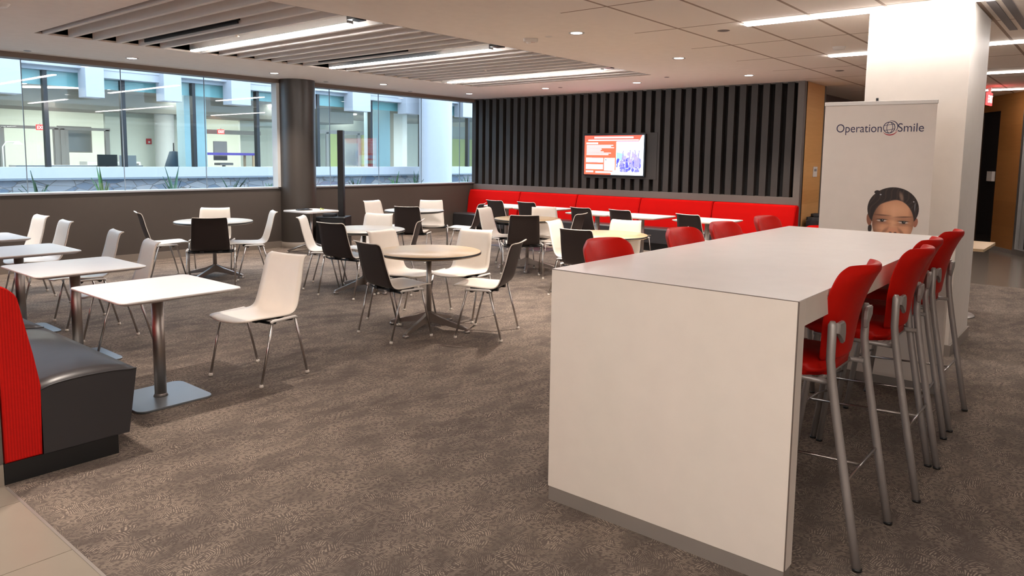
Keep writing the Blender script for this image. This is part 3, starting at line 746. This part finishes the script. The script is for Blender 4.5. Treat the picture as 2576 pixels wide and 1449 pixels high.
def rect(A, U, V, u0, u1, v0, v1, c): A[(U >= u0) & (U < u1) & (V >= v0) & (V < v1)] = c
def paint_tv(U, V):
    A = np.ones(U.shape+(3,))*np.array((.98, .36, .22)); rs = np.random.RandomState(3)
    W = (1, 1, 1); P = (1, .72, .76)
    A[:] = np.array((.98, .29, .20)); A[(U > .55) & (V > .16)] = (.96, .97, 1)
    A[(V < .13)] = (.98, .26, .20)
    A[(U > .93+(.13-V)*.35)] = (.95, .97, 1)
    rect(A, U, V, .17, .83, .035, .075, P); rect(A, U, V, .06, .92, .10, .135, P); rect(A, U, V, .56, .92, .15, .17, (1, .5, .62))
    rect(A, U, V, .03, .24, .18, .215, P)
    for k, e in enumerate((.50, .46, .51, .30, .28, .34, .46, .42)):
        v = .235+.034*k; rect(A, U, V, .04, e, v, v+.024, (1, .70, .74))
    for (a, b, c, d, cc) in ((.03, .13, .57, .69, (.96, .9, .92)), (.13, .23, .57, .69, (.72, .62, .85)), (.23, .33, .57, .69, (.98, .85, .93)), (.03, .13, .74, .86, (.9, .95, 1)), (.13, .23, .74, .86, (.98, .92, .8)), (.23, .33, .74, .86, (.6, .75, .88)), (.35, .53, .57, .90, (.97, 1, .98))): rect(A, U, V, a, b, c, d, cc)
    rect(A, U, V, .37, .39, .60, .64, (.2, .3, .4)); rect(A, U, V, .40, .46, .77, .83, (.75, .92, .92))
    rect(A, U, V, .03, .16, .91, .95, P); rect(A, U, V, .20, .46, .92, .96, P)
    A[(U > .47) & (V > .93-(U-.47)*.6) & (V > .86)] = (.98, .98, 1)
    # photograph panel: pale sky, blue roof, crowd of raised arms in violet greys
    ph = (U > .555) & (U < .96) & (V > .19) & (V < .93)
    sky = np.stack([.86-.1*V, .90-.06*V, 1-.0*V], -1); A[ph] = sky[ph]
    m_ = ph & (U < .69) & (V > .42+(U-.555)*.35) & (V < .62); A[m_] = (.45, .62, .95)
    for k in range(80):
        cx, cy2 = rs.uniform(.56, .95), rs.uniform(.60, .92); rr = rs.uniform(.01, .03); g_ = rs.uniform(.22, .62)
        m_ = ph & (((U-cx)/rr)**2+((V-cy2)/(rr*2.2))**2 < 1); A[m_] = (g_*.85, g_*.85, min(1, g_+.32))
    for k in range(16):
        cx, top = rs.uniform(.66, .93), rs.uniform(.36, .6); m_ = ph & (abs(U-cx-(V-top)*rs.uniform(-.15, .15)) < .009) & (V > top) & (V < .8); A[m_] = (.45, .43, .72)
    for cx, cy2 in ((.70, .56), (.76, .47), (.84, .50), (.88, .58), (.79, .64)):
        m_ = ph & (((U-cx)/.028)**2+((V-cy2)/.05)**2 < 1); A[m_] = (.50, .46, .74)
    return np.clip(A, 0, 1)
t = thing('wall_screen', 'flat screen showing an orange and white slide on the slatted wall', 'screen', (XW-.05, 7.255, 1.63))
obj('bezel', box_(-.012, .04, -.665, .665, -.385, .385, .004), 'tv', t)
MT = Matrix(((0, 1, 0, -.0135), (-1, 0, 0, .637), (0, 0, 1, -.362), (0, 0, 0, 1)))
grid_print('display', 1.274, .724, 160, 96, paint_tv, 'tvs', t, MT)
obj('wall_mount', box_(.04, .06, -.2, .2, -.15, .15), 'blackp', t)

# ================================================================== LOUDSPEAKER
t = thing('column_loudspeaker', 'tall black column loudspeaker on a box subwoofer by the window wall', 'loudspeaker', (7.55, 10.22, 0), R(-52))
obj('subwoofer', prism(B(), rrect(-.25, .25, -.22, .22, .03), .02, .53, bev=.012), 'blackp', t)
obj('grille', box_(-.21, .21, -.228, -.215, .06, .49, .004), 'blackc', t)
obj('column', box_(.07, .17, .0, .11, .53, 1.98, .008), 'blackp', t)
obj('top_handle', prism(B(), rrect(-.17, .04, -.12, .12, .05), .53, .575, bev=.01), 'blackc', t)
for x in (-.2, .2):
    for y in (-.18, .18): obj('foot', lathe(B(), [(0, 0), (.02, 0), (.02, .02), (0, .02)], 10, x, y), 'black', t)
# black bag and red stool behind banner
t = thing('red_ottoman', 'low red round ottoman half hidden left of the banner', 'ottoman', (11.62, 3.44, 0))
obj('cushion', lathe(B(), [(0, .57), (.22, .57), (.27, .54), (.27, .44), (0, .44)], 32), 'redfar', t); obj('base', lathe(B(), [(0, 0), (.24, 0), (.24, .44), (0, .44)], 32), 'blackk', t)
t = thing('black_bag', 'black bag standing against the oak wall end', 'bag', (12.05, 3.66, 0))
bm = prism(B(), rrect(-.26, .26, -.13, .13, .09), .0, .68, bev=.05); obj('body', bm, 'blackc', t)
obj('top_flap', prism(B(), rrect(-.12, .2, -.1, .1, .06), .67, .73, bev=.03), 'blackc', t)
t = thing('wall_notice', 'small white notice plate on the oak clad wall end', 'notice', (12.36, 3.85, 1.39))
obj('plate', box_(-.095, .095, -.008, .002, -.08, .085, .002), 'rail', t); obj('print', box_(-.06, .06, -.0095, -.007, .01, .05), 'grey', t)

# ================================================================== BANNER
bl, br = Vector((6.191, 1.878, 0)), Vector((6.289, 1.092, 0)); bu = (br-bl).normalized(); bw = (br-bl).length
ang = math.atan2(bu.y, bu.x); mid = (bl+br)/2
t = thing('roll_up_banner', 'pale roll-up banner with a printed child face, before the square column', 'banner', (mid.x, mid.y, 0), ang)
obj('base', prism(B(), rrect(-bw/2-.01, bw/2+.01, -.09, .09, .03), .0, .085, bev=.01), 'alu', t)
obj('support_pole', sweep(B(), [(0, .035, .08), (0, .03, 2.035)], .009, 10), 'alu', t)
obj('top_rail', box_(-bw/2, bw/2, -.014, .014, 2.0, 2.03, .004), 'rail', t)
obj('pole_clip', sweep(B(), [(-.02, .02, 2.02), (-.02, .02, 2.055)], .010, 10), 'blackp', t)
pn = obj('print_panel', box_(-bw/2+.004, bw/2-.004, -.0015, .0015, .08, 2.005), 'banner', t)
# banner-plane coordinates measured on the panel (metres right of left edge, height)
def bpt(pxx, pyy):
    d = rx*((pxx-1288)/CAM_F)+ux*(-(pyy-590.5)/CAM_F)+fw; n_ = Vector((-bu.y, bu.x, 0)); k = n_.dot(bl)/n_.dot(d); p = d*k
    return ((p-bl).dot(bu)-bw/2, p.z+CAM_H)
ax, az = bpt(2103, 331.5); bx_, bz = bpt(2218, 331.5); cx_, cz = bpt(2257, 331.5); dx_, dz = bpt(2324, 330)
tz = (az+bz)/2
o = text_mesh('Operation', .093, 'lettering', 'navy', pn, (ax, -.0026, tz-.004), (PI/2, 0, 0), .0004); wid = max(v.co.x for v in o.data.vertices)
for v in o.data.vertices: v.co.x *= (bx_-ax)/wid
o = text_mesh('Smile', .093, 'lettering', 'navy', pn, (cx_, -.0026, (cz+dz)/2-.001), (PI/2, 0, 0), .0004); wid = max(v.co.x for v in o.data.vertices)
for v in o.data.vertices: v.co.x *= (dx_-cx_)/wid
gx, gz = bpt(2238, 321); gr = .046
def ribbon(bm, pts, wd, y=-.0024):
    vs = []
    for i, (a, b) in enumerate(pts):
        p0 = pts[max(i-1, 0)]; p1 = pts[min(i+1, len(pts)-1)]; tx, ty = p1[0]-p0[0], p1[1]-p0[1]; L = math.hypot(tx, ty) or 1
        ww = wd[i] if isinstance(wd, list) else wd
        vs.append((bm.verts.new((a-ty/L*ww, y, b+tx/L*ww)), bm.verts.new((a+ty/L*ww, y, b-tx/L*ww))))
    for p, q in zip(vs, vs[1:]): bm.faces.new((p[0], p[1], q[1], q[0]))
arc = lambda cx, cz_, rx_, rz_, a0, a1, n=28: [(cx+rx_*math.cos(R(a0+(a1-a0)*i/n)), cz_+rz_*math.sin(R(a0+(a1-a0)*i/n))) for i in range(n+1)]
bm = B(); ribbon(bm, arc(gx-.003, gz, gr*.86, gr*.92, 0, 360), .0028); ribbon(bm, arc(gx, gz, gr*.42, gr*.9, 70, 290), .0022); ribbon(bm, arc(gx, gz, gr*.45, gr*.9, -80, 80), .0022)
ribbon(bm, [(gx-gr*.8, gz+gr*.35), (gx, gz+gr*.48), (gx+gr*.8, gz+gr*.55)], .002); ribbon(bm, [(gx-gr*.8, gz-gr*.45), (gx, gz-gr*.38), (gx+gr*.75, gz-gr*.2)], .002)
ribbon(bm, arc(gx+.008, gz+.006, gr*1.05, gr*1.0, -50, 100), [.0012+.0022*math.sin(PI*i/28) for i in range(29)])
obj('globe_emblem', bm, 'navy', pn)
bm = B(); ribbon(bm, arc(gx+.003, gz+.004, gr*1.28, gr*1.32, -140, -28), [.0008+.0035*math.sin(PI*i/28) for i in range(29)]); obj('smile_arc', bm, 'redink', pn)
def paint_face(U, V):
    # U,V over 600 x 900 units: the portrait, units taken from the top left of the head
    X = 460+U*600; Y = 840+V*900
    bgc = np.array((.88, .84, .80)); A = np.ones(U.shape+(3,))*bgc
    S = lambda v, a, b: np.clip((v-a)/(b-a), 0, 1)
    def ell(cx, cy, a, b, soft=.06, rot=0):
        dx, dy = X-cx, Y-cy; c, s = math.cos(rot), math.sin(rot); x, y = dx*c+dy*s, -dx*s+dy*c
        d = np.sqrt((x/a)**2+(y/b)**2); return 1-S(d, 1-soft, 1+soft)
    def mix(m_, c, k=1):
        nonlocal A
        A = A*(1-(m_*k)[..., None])+np.array(c)*(m_*k)[..., None]
    hair = (.16, .115, .105)
    skin = (.80, .57, .43)
    mix(ell(765, 1650, 150, 160, .05), (.60, .41, .30)); mix(ell(765, 1790, 300, 120, .05), (.72, .70, .70))      # neck, shoulders
    mix(ell(520, 1340, 22, 50), hair)
    mix(ell(507, 1235, 30, 72, .06, -.1), (.56, .36, .27)); mix(ell(1018, 1252, 24, 52, .06, .15), (.66, .42, .33))
    mix(ell(762, 1105, 283, 248, .015), hair)
    mix(ell(580, 918, 34, 22, .1), hair)
    face = ell(770, 1262, 228, 268, .02)*(1-S(-(Y-(1002+np.abs(X-800)**1.55*.018)), -6, 10)); jaw = ell(768, 1390, 190, 232, .03)
    mix(np.maximum(face, jaw), skin)
    fm = np.maximum(face, jaw)
    mix(ell(800, 1110, 150, 70, .7)*fm, (.93, .72, .57), .55); mix(ell(860, 1190, 150, 150, .8)*fm, (.90, .68, .52), .35)
    mix((1-S(X, 560, 660))*fm, (.42, .27, .20), .75); mix(S(X, 930, 1000)*fm, (.50, .32, .24), .6)
    mix(ell(775, 1255, 26, 120, .9)*fm, (.94, .73, .58), .5)
    for cx, cy in ((648, 1243), (886, 1255)):
        mix(ell(cx, cy-34, 88, 26, .8)*fm, (.62, .42, .32), .6)
        mix(ell(cx+(-6 if cx < 700 else 6), cy-62, 76, 7, .7, .04 if cx < 700 else -.06)*fm*(1-.0), (.34, .22, .17), .7)
        mix(ell(cx, cy, 52, 16, .15)*fm, (.80, .74, .70), .85); mix(ell(cx, cy-13, 58, 6, .4)*fm, (.16, .10, .08), .9)
        mix(ell(cx+4, cy-1, 20, 16, .15)*fm, (.10, .10, .09)); mix(ell(cx+9, cy-6, 4, 4, .3)*fm, (.9, .9, .9)); mix(ell(cx, cy+16, 56, 5, .5)*fm, (.36, .22, .17), .7)
        mix(ell(cx, cy+32, 66, 9, .8)*fm, (.55, .36, .28), .5)
    mix(ell(640, 1330, 60, 36, .8)*fm, (.93, .70, .56), .55); mix(ell(915, 1345, 56, 36, .8)*fm, (.93, .69, .55), .55)
    mix(ell(775, 1352, 62, 34, .5)*fm, (.86, .60, .47), .8); mix(ell(752, 1378, 15, 9, .4)*fm, (.25, .13, .10), .9); mix(ell(806, 1378, 15, 9, .4)*fm, (.25, .13, .10), .9)
    mix(ell(705, 1352, 12, 36, .6, .5)*fm, (.50, .32, .24), .4); mix(ell(852, 1356, 12, 36, .6, -.5)*fm, (.50, .32, .24), .4)
    mix(ell(660, 1400, 14, 60, .6, .5)*fm, (.42, .26, .19), .55); mix(ell(895, 1405, 14, 60, .6, -.5)*fm, (.42, .26, .19), .55)
    mix(ell(775, 1440, 105, 34, .1)*fm, (.58, .26, .24)); mix(ell(775, 1434, 90, 20, .1)*fm, (.94, .92, .90))
    strand = (np.sin(X*.10+Y*.05+np.sin(Y*.03)*2)*.5+.5)**6
    hm = ell(762, 1105, 280, 246, .02)*(1-fm); mix(strand*hm, (.34, .25, .22), .5)
    mix(ell(848, 965, 20, 55, .5, -.3)*hm, (.62, .50, .42), .8); mix(ell(985, 1015, 6, 6, .5)*hm, (.9, .9, .9)); mix(ell(618, 945, 10, 8, .4)*hm, (.7, .7, .75)); mix(ell(1000, 1070, 5, 50, .4)*hm, (.6, .62, .66), .7)
    cover = np.maximum.reduce([fm, ell(762, 1105, 283, 248, .015), ell(580, 918, 34, 22, .1), ell(507, 1235, 30, 72, .06, -.1), ell(1018, 1252, 24, 52, .06, .15), ell(520, 1340, 22, 50), ell(765, 1650, 150, 160, .05), ell(765, 1790, 300, 120, .05)])
    return np.clip(A, 0, 1), cover > .5
def unit(px_, py_): return bpt(2080+px_/4.528, 280+py_/4.528)
fx0, fz0 = unit(460, 840); fx1, _ = unit(1060, 1200); _, fz1 = unit(760, 1740)
grid_print('portrait', fx1-fx0, fz0-fz1, 280, 420, paint_face, 'prt', pn, Matrix.Translation((fx0, -.0028, fz1)))

# ================================================================== OUTSIDE: COURTYARD AND OPPOSITE BUILDING
tag(obj('courtyard_ground', box_(-20, 45, YW+.3, 22, -.4, -.3), 'ground'), 'courtyard ground outside the windows', 'ground')
bm = B(); box(bm, -8, 25, YW+1.2, YW+1.35, -.3, .75); box(bm, -8, 25, YW+3.2, YW+3.35, -.3, .75); t = tag(obj('planter', bm, 'conc'), 'long planter outside the windows holding spiky plants', 'planter')
obj('soil', box_(-8, 25, YW+1.35, YW+3.2, -.3, .70), 'soil', t)
D = 22.0
t = thing('opposite_building', 'office wing across the courtyard with blue-white panels and large glazing', 'building', (0, D, 0))
obj('stone_wall', box_(-8, 40, 0, .4, -.4, .84), 'stone', t)
obj('band', box_(-8, 40, -.25, .3, .86, 1.16, .01), 'fac', t); obj('band_joint', box_(-8, 40, -.2, .3, .82, .87), 'facd', t)
mx = [-4.4, -2.0, .4, 2.6, 4.9, 7.08, 9.04, 11.1, 13.25, 15.61, 17.99, 20.59, 23.36, 26.2, 29.2]
for x in mx: obj('mullion', box_(x-.05, x+.05, -.06, .12, 1.16, 4.0), 'mull', t)
for i, (a, b) in enumerate(zip(mx, mx[1:])):
    obj('pane', box_(a+.05, b-.05, .03, .04, 1.16, 4.0), 'glass2', t)
obj('fascia', box_(-8, 40, -.35, .3, 3.80, 6.5, .01), 'fac', t)
drops = [(-1.6, -.9), (.6, 1.2), (2.6, 3.1), (5.55, 6.38), (7.86, 8.33), (9.94, 10.46), (12.02, 12.68), (14.3, 15.1), (16.68, 17.5), (19.25, 20.09), (22.4, 23.2), (25.4, 26.2)]
for i, (a, b) in enumerate(drops):
    f = obj('drop_panel', box_(a, b, -.62, -.1, 3.0+.035*max(0, i-3), 5.2, .01), 'fac', t)
for i in range(len(drops)-1):
    a, b = drops[i][1], drops[i+1][0]
    if i % 2: obj('lintel', box_(a, b, -.12, .2, 3.70, 3.84), 'facd', t)
    else: obj('lintel', box_(a, b, -.33, .2, 3.56+.01*i, 3.82), 'fac', t)
obj('teal_reflection_sheet', box_(-6, 29, .16, .17, 3.33, 3.95), 'teal', t)  # added sheet; teal reflection at the glass heads put into its colour
obj('interior_floor', box_(-8, 40, .4, 22, -.05, 0), 'grey', t)
obj('interior_ceiling', box_(-8, 40, .3, 5.6, 3.72, 3.85), 'insoff', t)
obj('interior_ceiling', box_(-8, 40, 5.6, 22, 3.72, 3.85), 'insoff', t)
obj('soffit', box_(-8, 22.5, 6.8, 9.3, 3.1, 3.72), 'insoff', t)
w_ = obj('partition_wall', box_(-8, 8.3, 9.0, 9.15, 0, 3.1), 'inwall', t)
obj('partition_wall', box_(11.65, 15.3, 8.0, 8.15, 0, 3.1), 'inwall', t)
obj('partition_wall', box_(17.8, 40, 9.0, 9.15, 0, 3.4), 'inwall', t)
obj('back_wall', box_(-8, 40, 15, 15.2, 0, 3.8), 'inwall', t)
obj('side_wall', box_(-8, -7.8, .4, 22, 0, 3.8), 'inwall', t); obj('side_wall', box_(33, 33.2, .4, 22, 0, 3.8), 'inwall', t)
bm = B()
for x in (8.25, 9.95, 10.15, 11.7): box(bm, x-.07, x+.07, 7.95, 8.1, 0, 2.42)
box(bm, 6.2, 6.45, 7.95, 8.1, 0, 2.42); box(bm, 6.2, 11.8, 7.95, 8.1, 2.38, 2.48); box(bm, 9.85, 10.35, 7.98, 8.06, 0, 2.4); box(bm, 15.3, 18.2, 7.95, 8.1, 2.42, 2.6)
obj('glazed_screen', bm, 'inframe', t)
obj('round_pillar', lathe(B(), [(.36, 0), (.36, 3.12)], 32, 13.62, 7.4), 'white2', t)
obj('blue_pillar', box_(11.2, 11.92, .8, 1.3, 0, 3.72), 'bluecol', t)
obj('blue_pillar', box_(19.6, 20.5, 1.8, 2.4, 0, 3.72), 'bluecol', t)
for a, b, c, m_ in ((21.9, 22.45, 'lime', 'green'), (23.9, 24.5, 'lime', 'green'), (29.2, 33, 'lime', 'green')): obj('green_panel', box_(a, b, 7.9, 8.0, 0, 2.62), m_, t)
bm = B()
for x in (20.6, 21.8, 22.6, 23.7, 24.6, 26.2): box(bm, x-.07, x+.07, 7.92, 8.02, 0, 2.7)
box(bm, 20.4, 26.3, 7.92, 8.02, 2.62, 2.8); obj('glazed_screen', bm, 'inframe', t)
obj('white_pier', box_(24.7, 25.6, 6.4, 6.9, 0, 3.72), 'white2', t)
obj('dark_picture', box_(25.9, 26.4, 7.8, 7.9, 2.2, 3.1), 'slatback', t); obj('tan_cabinet', box_(25.9, 26.5, 7.6, 7.9, 1.0, 2.15), 'tan', t)
# free standing exterior column
tag(obj('courtyard_column', lathe(B(), [(.64, -.4), (.64, 6)], 40, 20.05, 20.6), 'fac'), 'thick pale blue round column standing in the courtyard', 'column')
obs = [((7.96, 26.6), (7.78, 22.4), 3.66, .10), ((10.33, 26.3), (13.2, 24.5), 3.66, .10), ((8.3, 28.2), (10.2, 26.2), 3.66, .10), ((12.25, 36.4), (12.0, 31.8), 3.62, .16),
       ((16.5, 36.5), (13.53, 28.1), 3.64, .40), ((11.38, 25.1), (11.08, 22.6), 3.66, .10), ((20.3, 36.0), (17.9, 28.2), 3.64, .40), ((11.6, 36.0), (9.6, 29.8), 3.64, .40), ((16.1, 22.7), (17.2, 22.45), 3.66, .12),
       ((12.4, 25.9), (13.0, 24.3), 3.66, .10), ((13.7, 24.0), (15.4, 23.0), 3.66, .10), ((18.6, 22.6), (20.0, 23.4), 3.66, .10), ((22, 31.5), (24, 30.5), 3.66, .3), ((21.3, 25.0), (23.5, 24.5), 3.66, .12), ((4, 24), (6.5, 25), 3.66, .12)]
nm_ = ['', 'second ', 'third ', 'fourth ', 'fifth ', 'sixth ', 'seventh ', 'eighth ', 'ninth ', 'tenth ', 'eleventh ', 'twelfth ', 'thirteenth ', 'fourteenth ', 'fifteenth ']
obw = ['slanting strip light in the leftmost bay of the opposite building', 'long level strip light across the third bay of opposite building', 'level strip light starting at left frame edge, opposite building', 'thin deep strip light behind the second hanging panel opposite',
       'thick diagonal strip light left of the blue pillar opposite', 'strip light crossing the black mullion at the blue pillar opposite', 'thick diagonal strip light just left of the round column', 'wide bright light panel at the first mullion opposite', 'short strip light right of the round column, opposite building',
       'short level strip light in front of the blue pillar opposite', 'level strip light beside the white window jamb, opposite building', 'strip light left of the courtyard column, opposite building', 'deep ceiling light above the lime green panels', 'strip light above the lime green panels, behind the glass', 'strip light left of the frame in the opposite building']
for (a, b, z, wd), l_ in zip(obs, obw):
    a, b = Vector((*a, z)), Vector((*b, z)); d = (b-a); L = d.length; an = math.atan2(d.y, d.x)
    t2 = thing('office_strip_light', l_, 'ceiling light', ((a+b)/2)[:], an, 'strip lights in the opposite building')
    obj('diffuser', box_(-L/2, L/2, -wd/2, wd/2, 0, .04), 'instrip', t2); obj('hanger', box_(-L/2+.1, L/2-.1, -.02, .02, .04, .075), 'white2', t2)
for x in (-3, 3, 9, 15, 21, 27):     # light thrown by the office ceiling fixtures
    for y in (25, 33):
        l = bpy.data.lights.new('office_fixture_light', 'AREA'); l.shape = 'RECTANGLE'; l.size = 4; l.size_y = .6; l.energy = 115; l.color = (1, 1, .95)
        lo = bpy.data.objects.new('office_fixture_light', l); C.objects.link(lo); lo.location = (x, y, 3.60)
exit_sign((9.15, 29.0, 2.50), 0, 'red exit sign on the glazed screen in the leftmost bays opposite', .95, .05)
exit_sign((16.0, 29.4, 2.60), 0, 'red exit sign above the purple table opposite', .95, .05)
exit_sign((13.0, 29.5, 3.62), R(80), 'red exit sign hanging high beside the third hanging panel opposite', 1.6, .05)
t = thing('fire_alarm', 'small dark red fire alarm on cream wall opposite', 'alarm', (13.25, 29.98, 2.04)); obj('housing', box_(-.10, .10, -.03, .01, -.12, .10), 'redink', t); obj('strobe', box_(-.04, .04, -.04, -.03, -.07, 0), 'white2', t)
t = thing('folded_umbrella', 'dark blue-grey cone shaped folded umbrella behind the band opposite', 'umbrella', (11.21, 23.6, 0))
obj('canopy', lathe(B(), [(.30, 0), (.27, 1.2), (.13, 1.62), (0, 1.64)], 12), 'slate', t); obj('finial', sweep(B(), [(0, 0, 1.6), (0, 0, 1.9)], .02, 8), 'black', t)
t = thing('office_monitor', 'dark monitor standing left of second mullion opposite', 'monitor', (9.30, 23.9, 0)); obj('screen', box_(-.28, .28, -.03, .03, 1.15, 1.5), 'blackp', t); obj('stand', box_(-.03, .03, 0, .06, .95, 1.2), 'blackp', t)
t = thing('office_monitor', 'dark monitor standing right of second mullion opposite', 'monitor', (9.98, 24.1, 0)); obj('screen', box_(-.25, .25, -.03, .03, 1.13, 1.48), 'grey', t); obj('stand', box_(-.03, .03, 0, .06, .95, 1.2), 'blackp', t)
tag(obj('office_counter', box_(6.9, 10.4, 24, 24.6, 0, 1.17), 'grey'), 'dark low counter behind the first bays of the opposite windows', 'counter')
t = thing('purple_table', 'table with purple top and tan legs in the opposite building', 'table', (15.6, 28.6, 0))
obj('tabletop', box_(-1.25, 1.35, -.4, .4, 1.52, 1.62), 'purple', t)
for x in (-1.1, 1.2):
    for y in (-.35, .35): obj('leg', box_(x-.04, x+.04, y-.04, y+.04, 0, 1.52), 'tan', t)
t = thing('office_chair', 'grey high-backed chair behind the purple table opposite', 'chair', (15.9, 29.3, 0)); obj('backrest', box_(-.3, .3, -.03, .05, 1.3, 2.1, .02), 'grey', t); obj('seat', box_(-.3, .3, -.5, .0, 1.1, 1.2, .02), 'grey', t); obj('pedestal', box_(-.05, .05, -.3, -.2, 0, 1.1), 'grey', t)
for k, (x, y, l_) in enumerate(((7.3, 26.5, 'white desk lamp arm shape in the leftmost bay opposite'),)):
    t = thing('floor_lamp', l_, 'lamp', (x, y, 0)); obj('pole', sweep(B(), [(0, 0, 0), (0, 0, 1.7), (.1, 0, 1.85), (.35, 0, 1.85)], .02, 8), 'white2', t); obj('lamp_shade', lathe(B(), [(.14, 1.78), (.05, 1.88), (0, 1.88)], 16, .4, 0), 'white2', t)
t = thing('office_desk', 'white desk with small items in the second bay opposite', 'desk', (11.0, 28.0, 0)); obj('desktop', box_(-.9, .9, -.35, .35, 1.18, 1.24), 'white2', t); obj('side_panel', box_(-.9, -.84, -.35, .35, 0, 1.18), 'white2', t); obj('side_panel', box_(.84, .9, -.35, .35, 0, 1.18), 'white2', t)
t = thing('wall_board', 'blue-grey board on the wall of the second bay opposite', 'board', (10.9, 30.95, 2.0)); obj('board', box_(-.55, .55, -.03, .0, -.4, .5), 'plate', t); obj('frame', box_(-.6, .6, -.02, .02, -.45, .55), 'inframe', t)
# spiky plants
plants = [(3.05, 12.6, 1, .42, 'tuft at the far left edge'), (3.95, 12.8, 0, .55, 'dark tuft beside the first mullion'), (4.85, 12.7, 1, .62, 'bright green plant with one tall leaf'), (6.05, 12.8, 0, .62, 'plant with a long right-leaning leaf'),
          (7.15, 12.8, 0, .58, 'plant with a long left-leaning leaf'), (8.05, 12.9, 1, .40, 'small plant left of the round column'), (10.1, 12.9, 0, .5, 'thin plant right of the loudspeaker'), (11.35, 13.0, 1, .5, 'green plant in the pane right of the loudspeaker'),
          (12.0, 13.0, 0, .5, 'dark plant left of the courtyard column'), (14.0, 13.2, 0, .55, 'plant in front of the courtyard column'), (8.9, 13.0, 0, .4, 'low plant hidden by the round column')]
for k, (x, y, g_, h, l_) in enumerate(plants):
    bm = B(); rs = random.Random(k+11)
    for i in range(9):
        a = rs.uniform(0, 2*PI); lean = rs.uniform(.1, .5)*h; hh = h*rs.choice((.42, .5, .6, .7, 1.0))+.04
        dx, dy = math.cos(a)*lean, math.sin(a)*lean; wd = rs.uniform(.026, .045); px_, py_ = -math.sin(a)*wd, math.cos(a)*wd; L = []
        for s_ in (0, .35, .7, 1):
            q = Vector((x+dx*s_**1.4, y+dy*s_**1.4, .68+hh*s_)); w1 = (1.1-s_)*1.0 if s_ < 1 else .05
            L.append((bm.verts.new(q+Vector((px_*w1, py_*w1, 0))), bm.verts.new(q+Vector((math.cos(a)*.008, math.sin(a)*.008, -.004))), bm.verts.new(q-Vector((px_*w1, py_*w1, 0)))))
        for p, q in zip(L, L[1:]): bm.faces.new((p[0], p[1], q[1], q[0])); bm.faces.new((p[1], p[2], q[2], q[1]))
    tag(obj('agave_plant', bm, 'plant2' if g_ else 'plant'), 'spiky '+l_+', outside the windows', 'plant', 'spiky plants outside the windows')
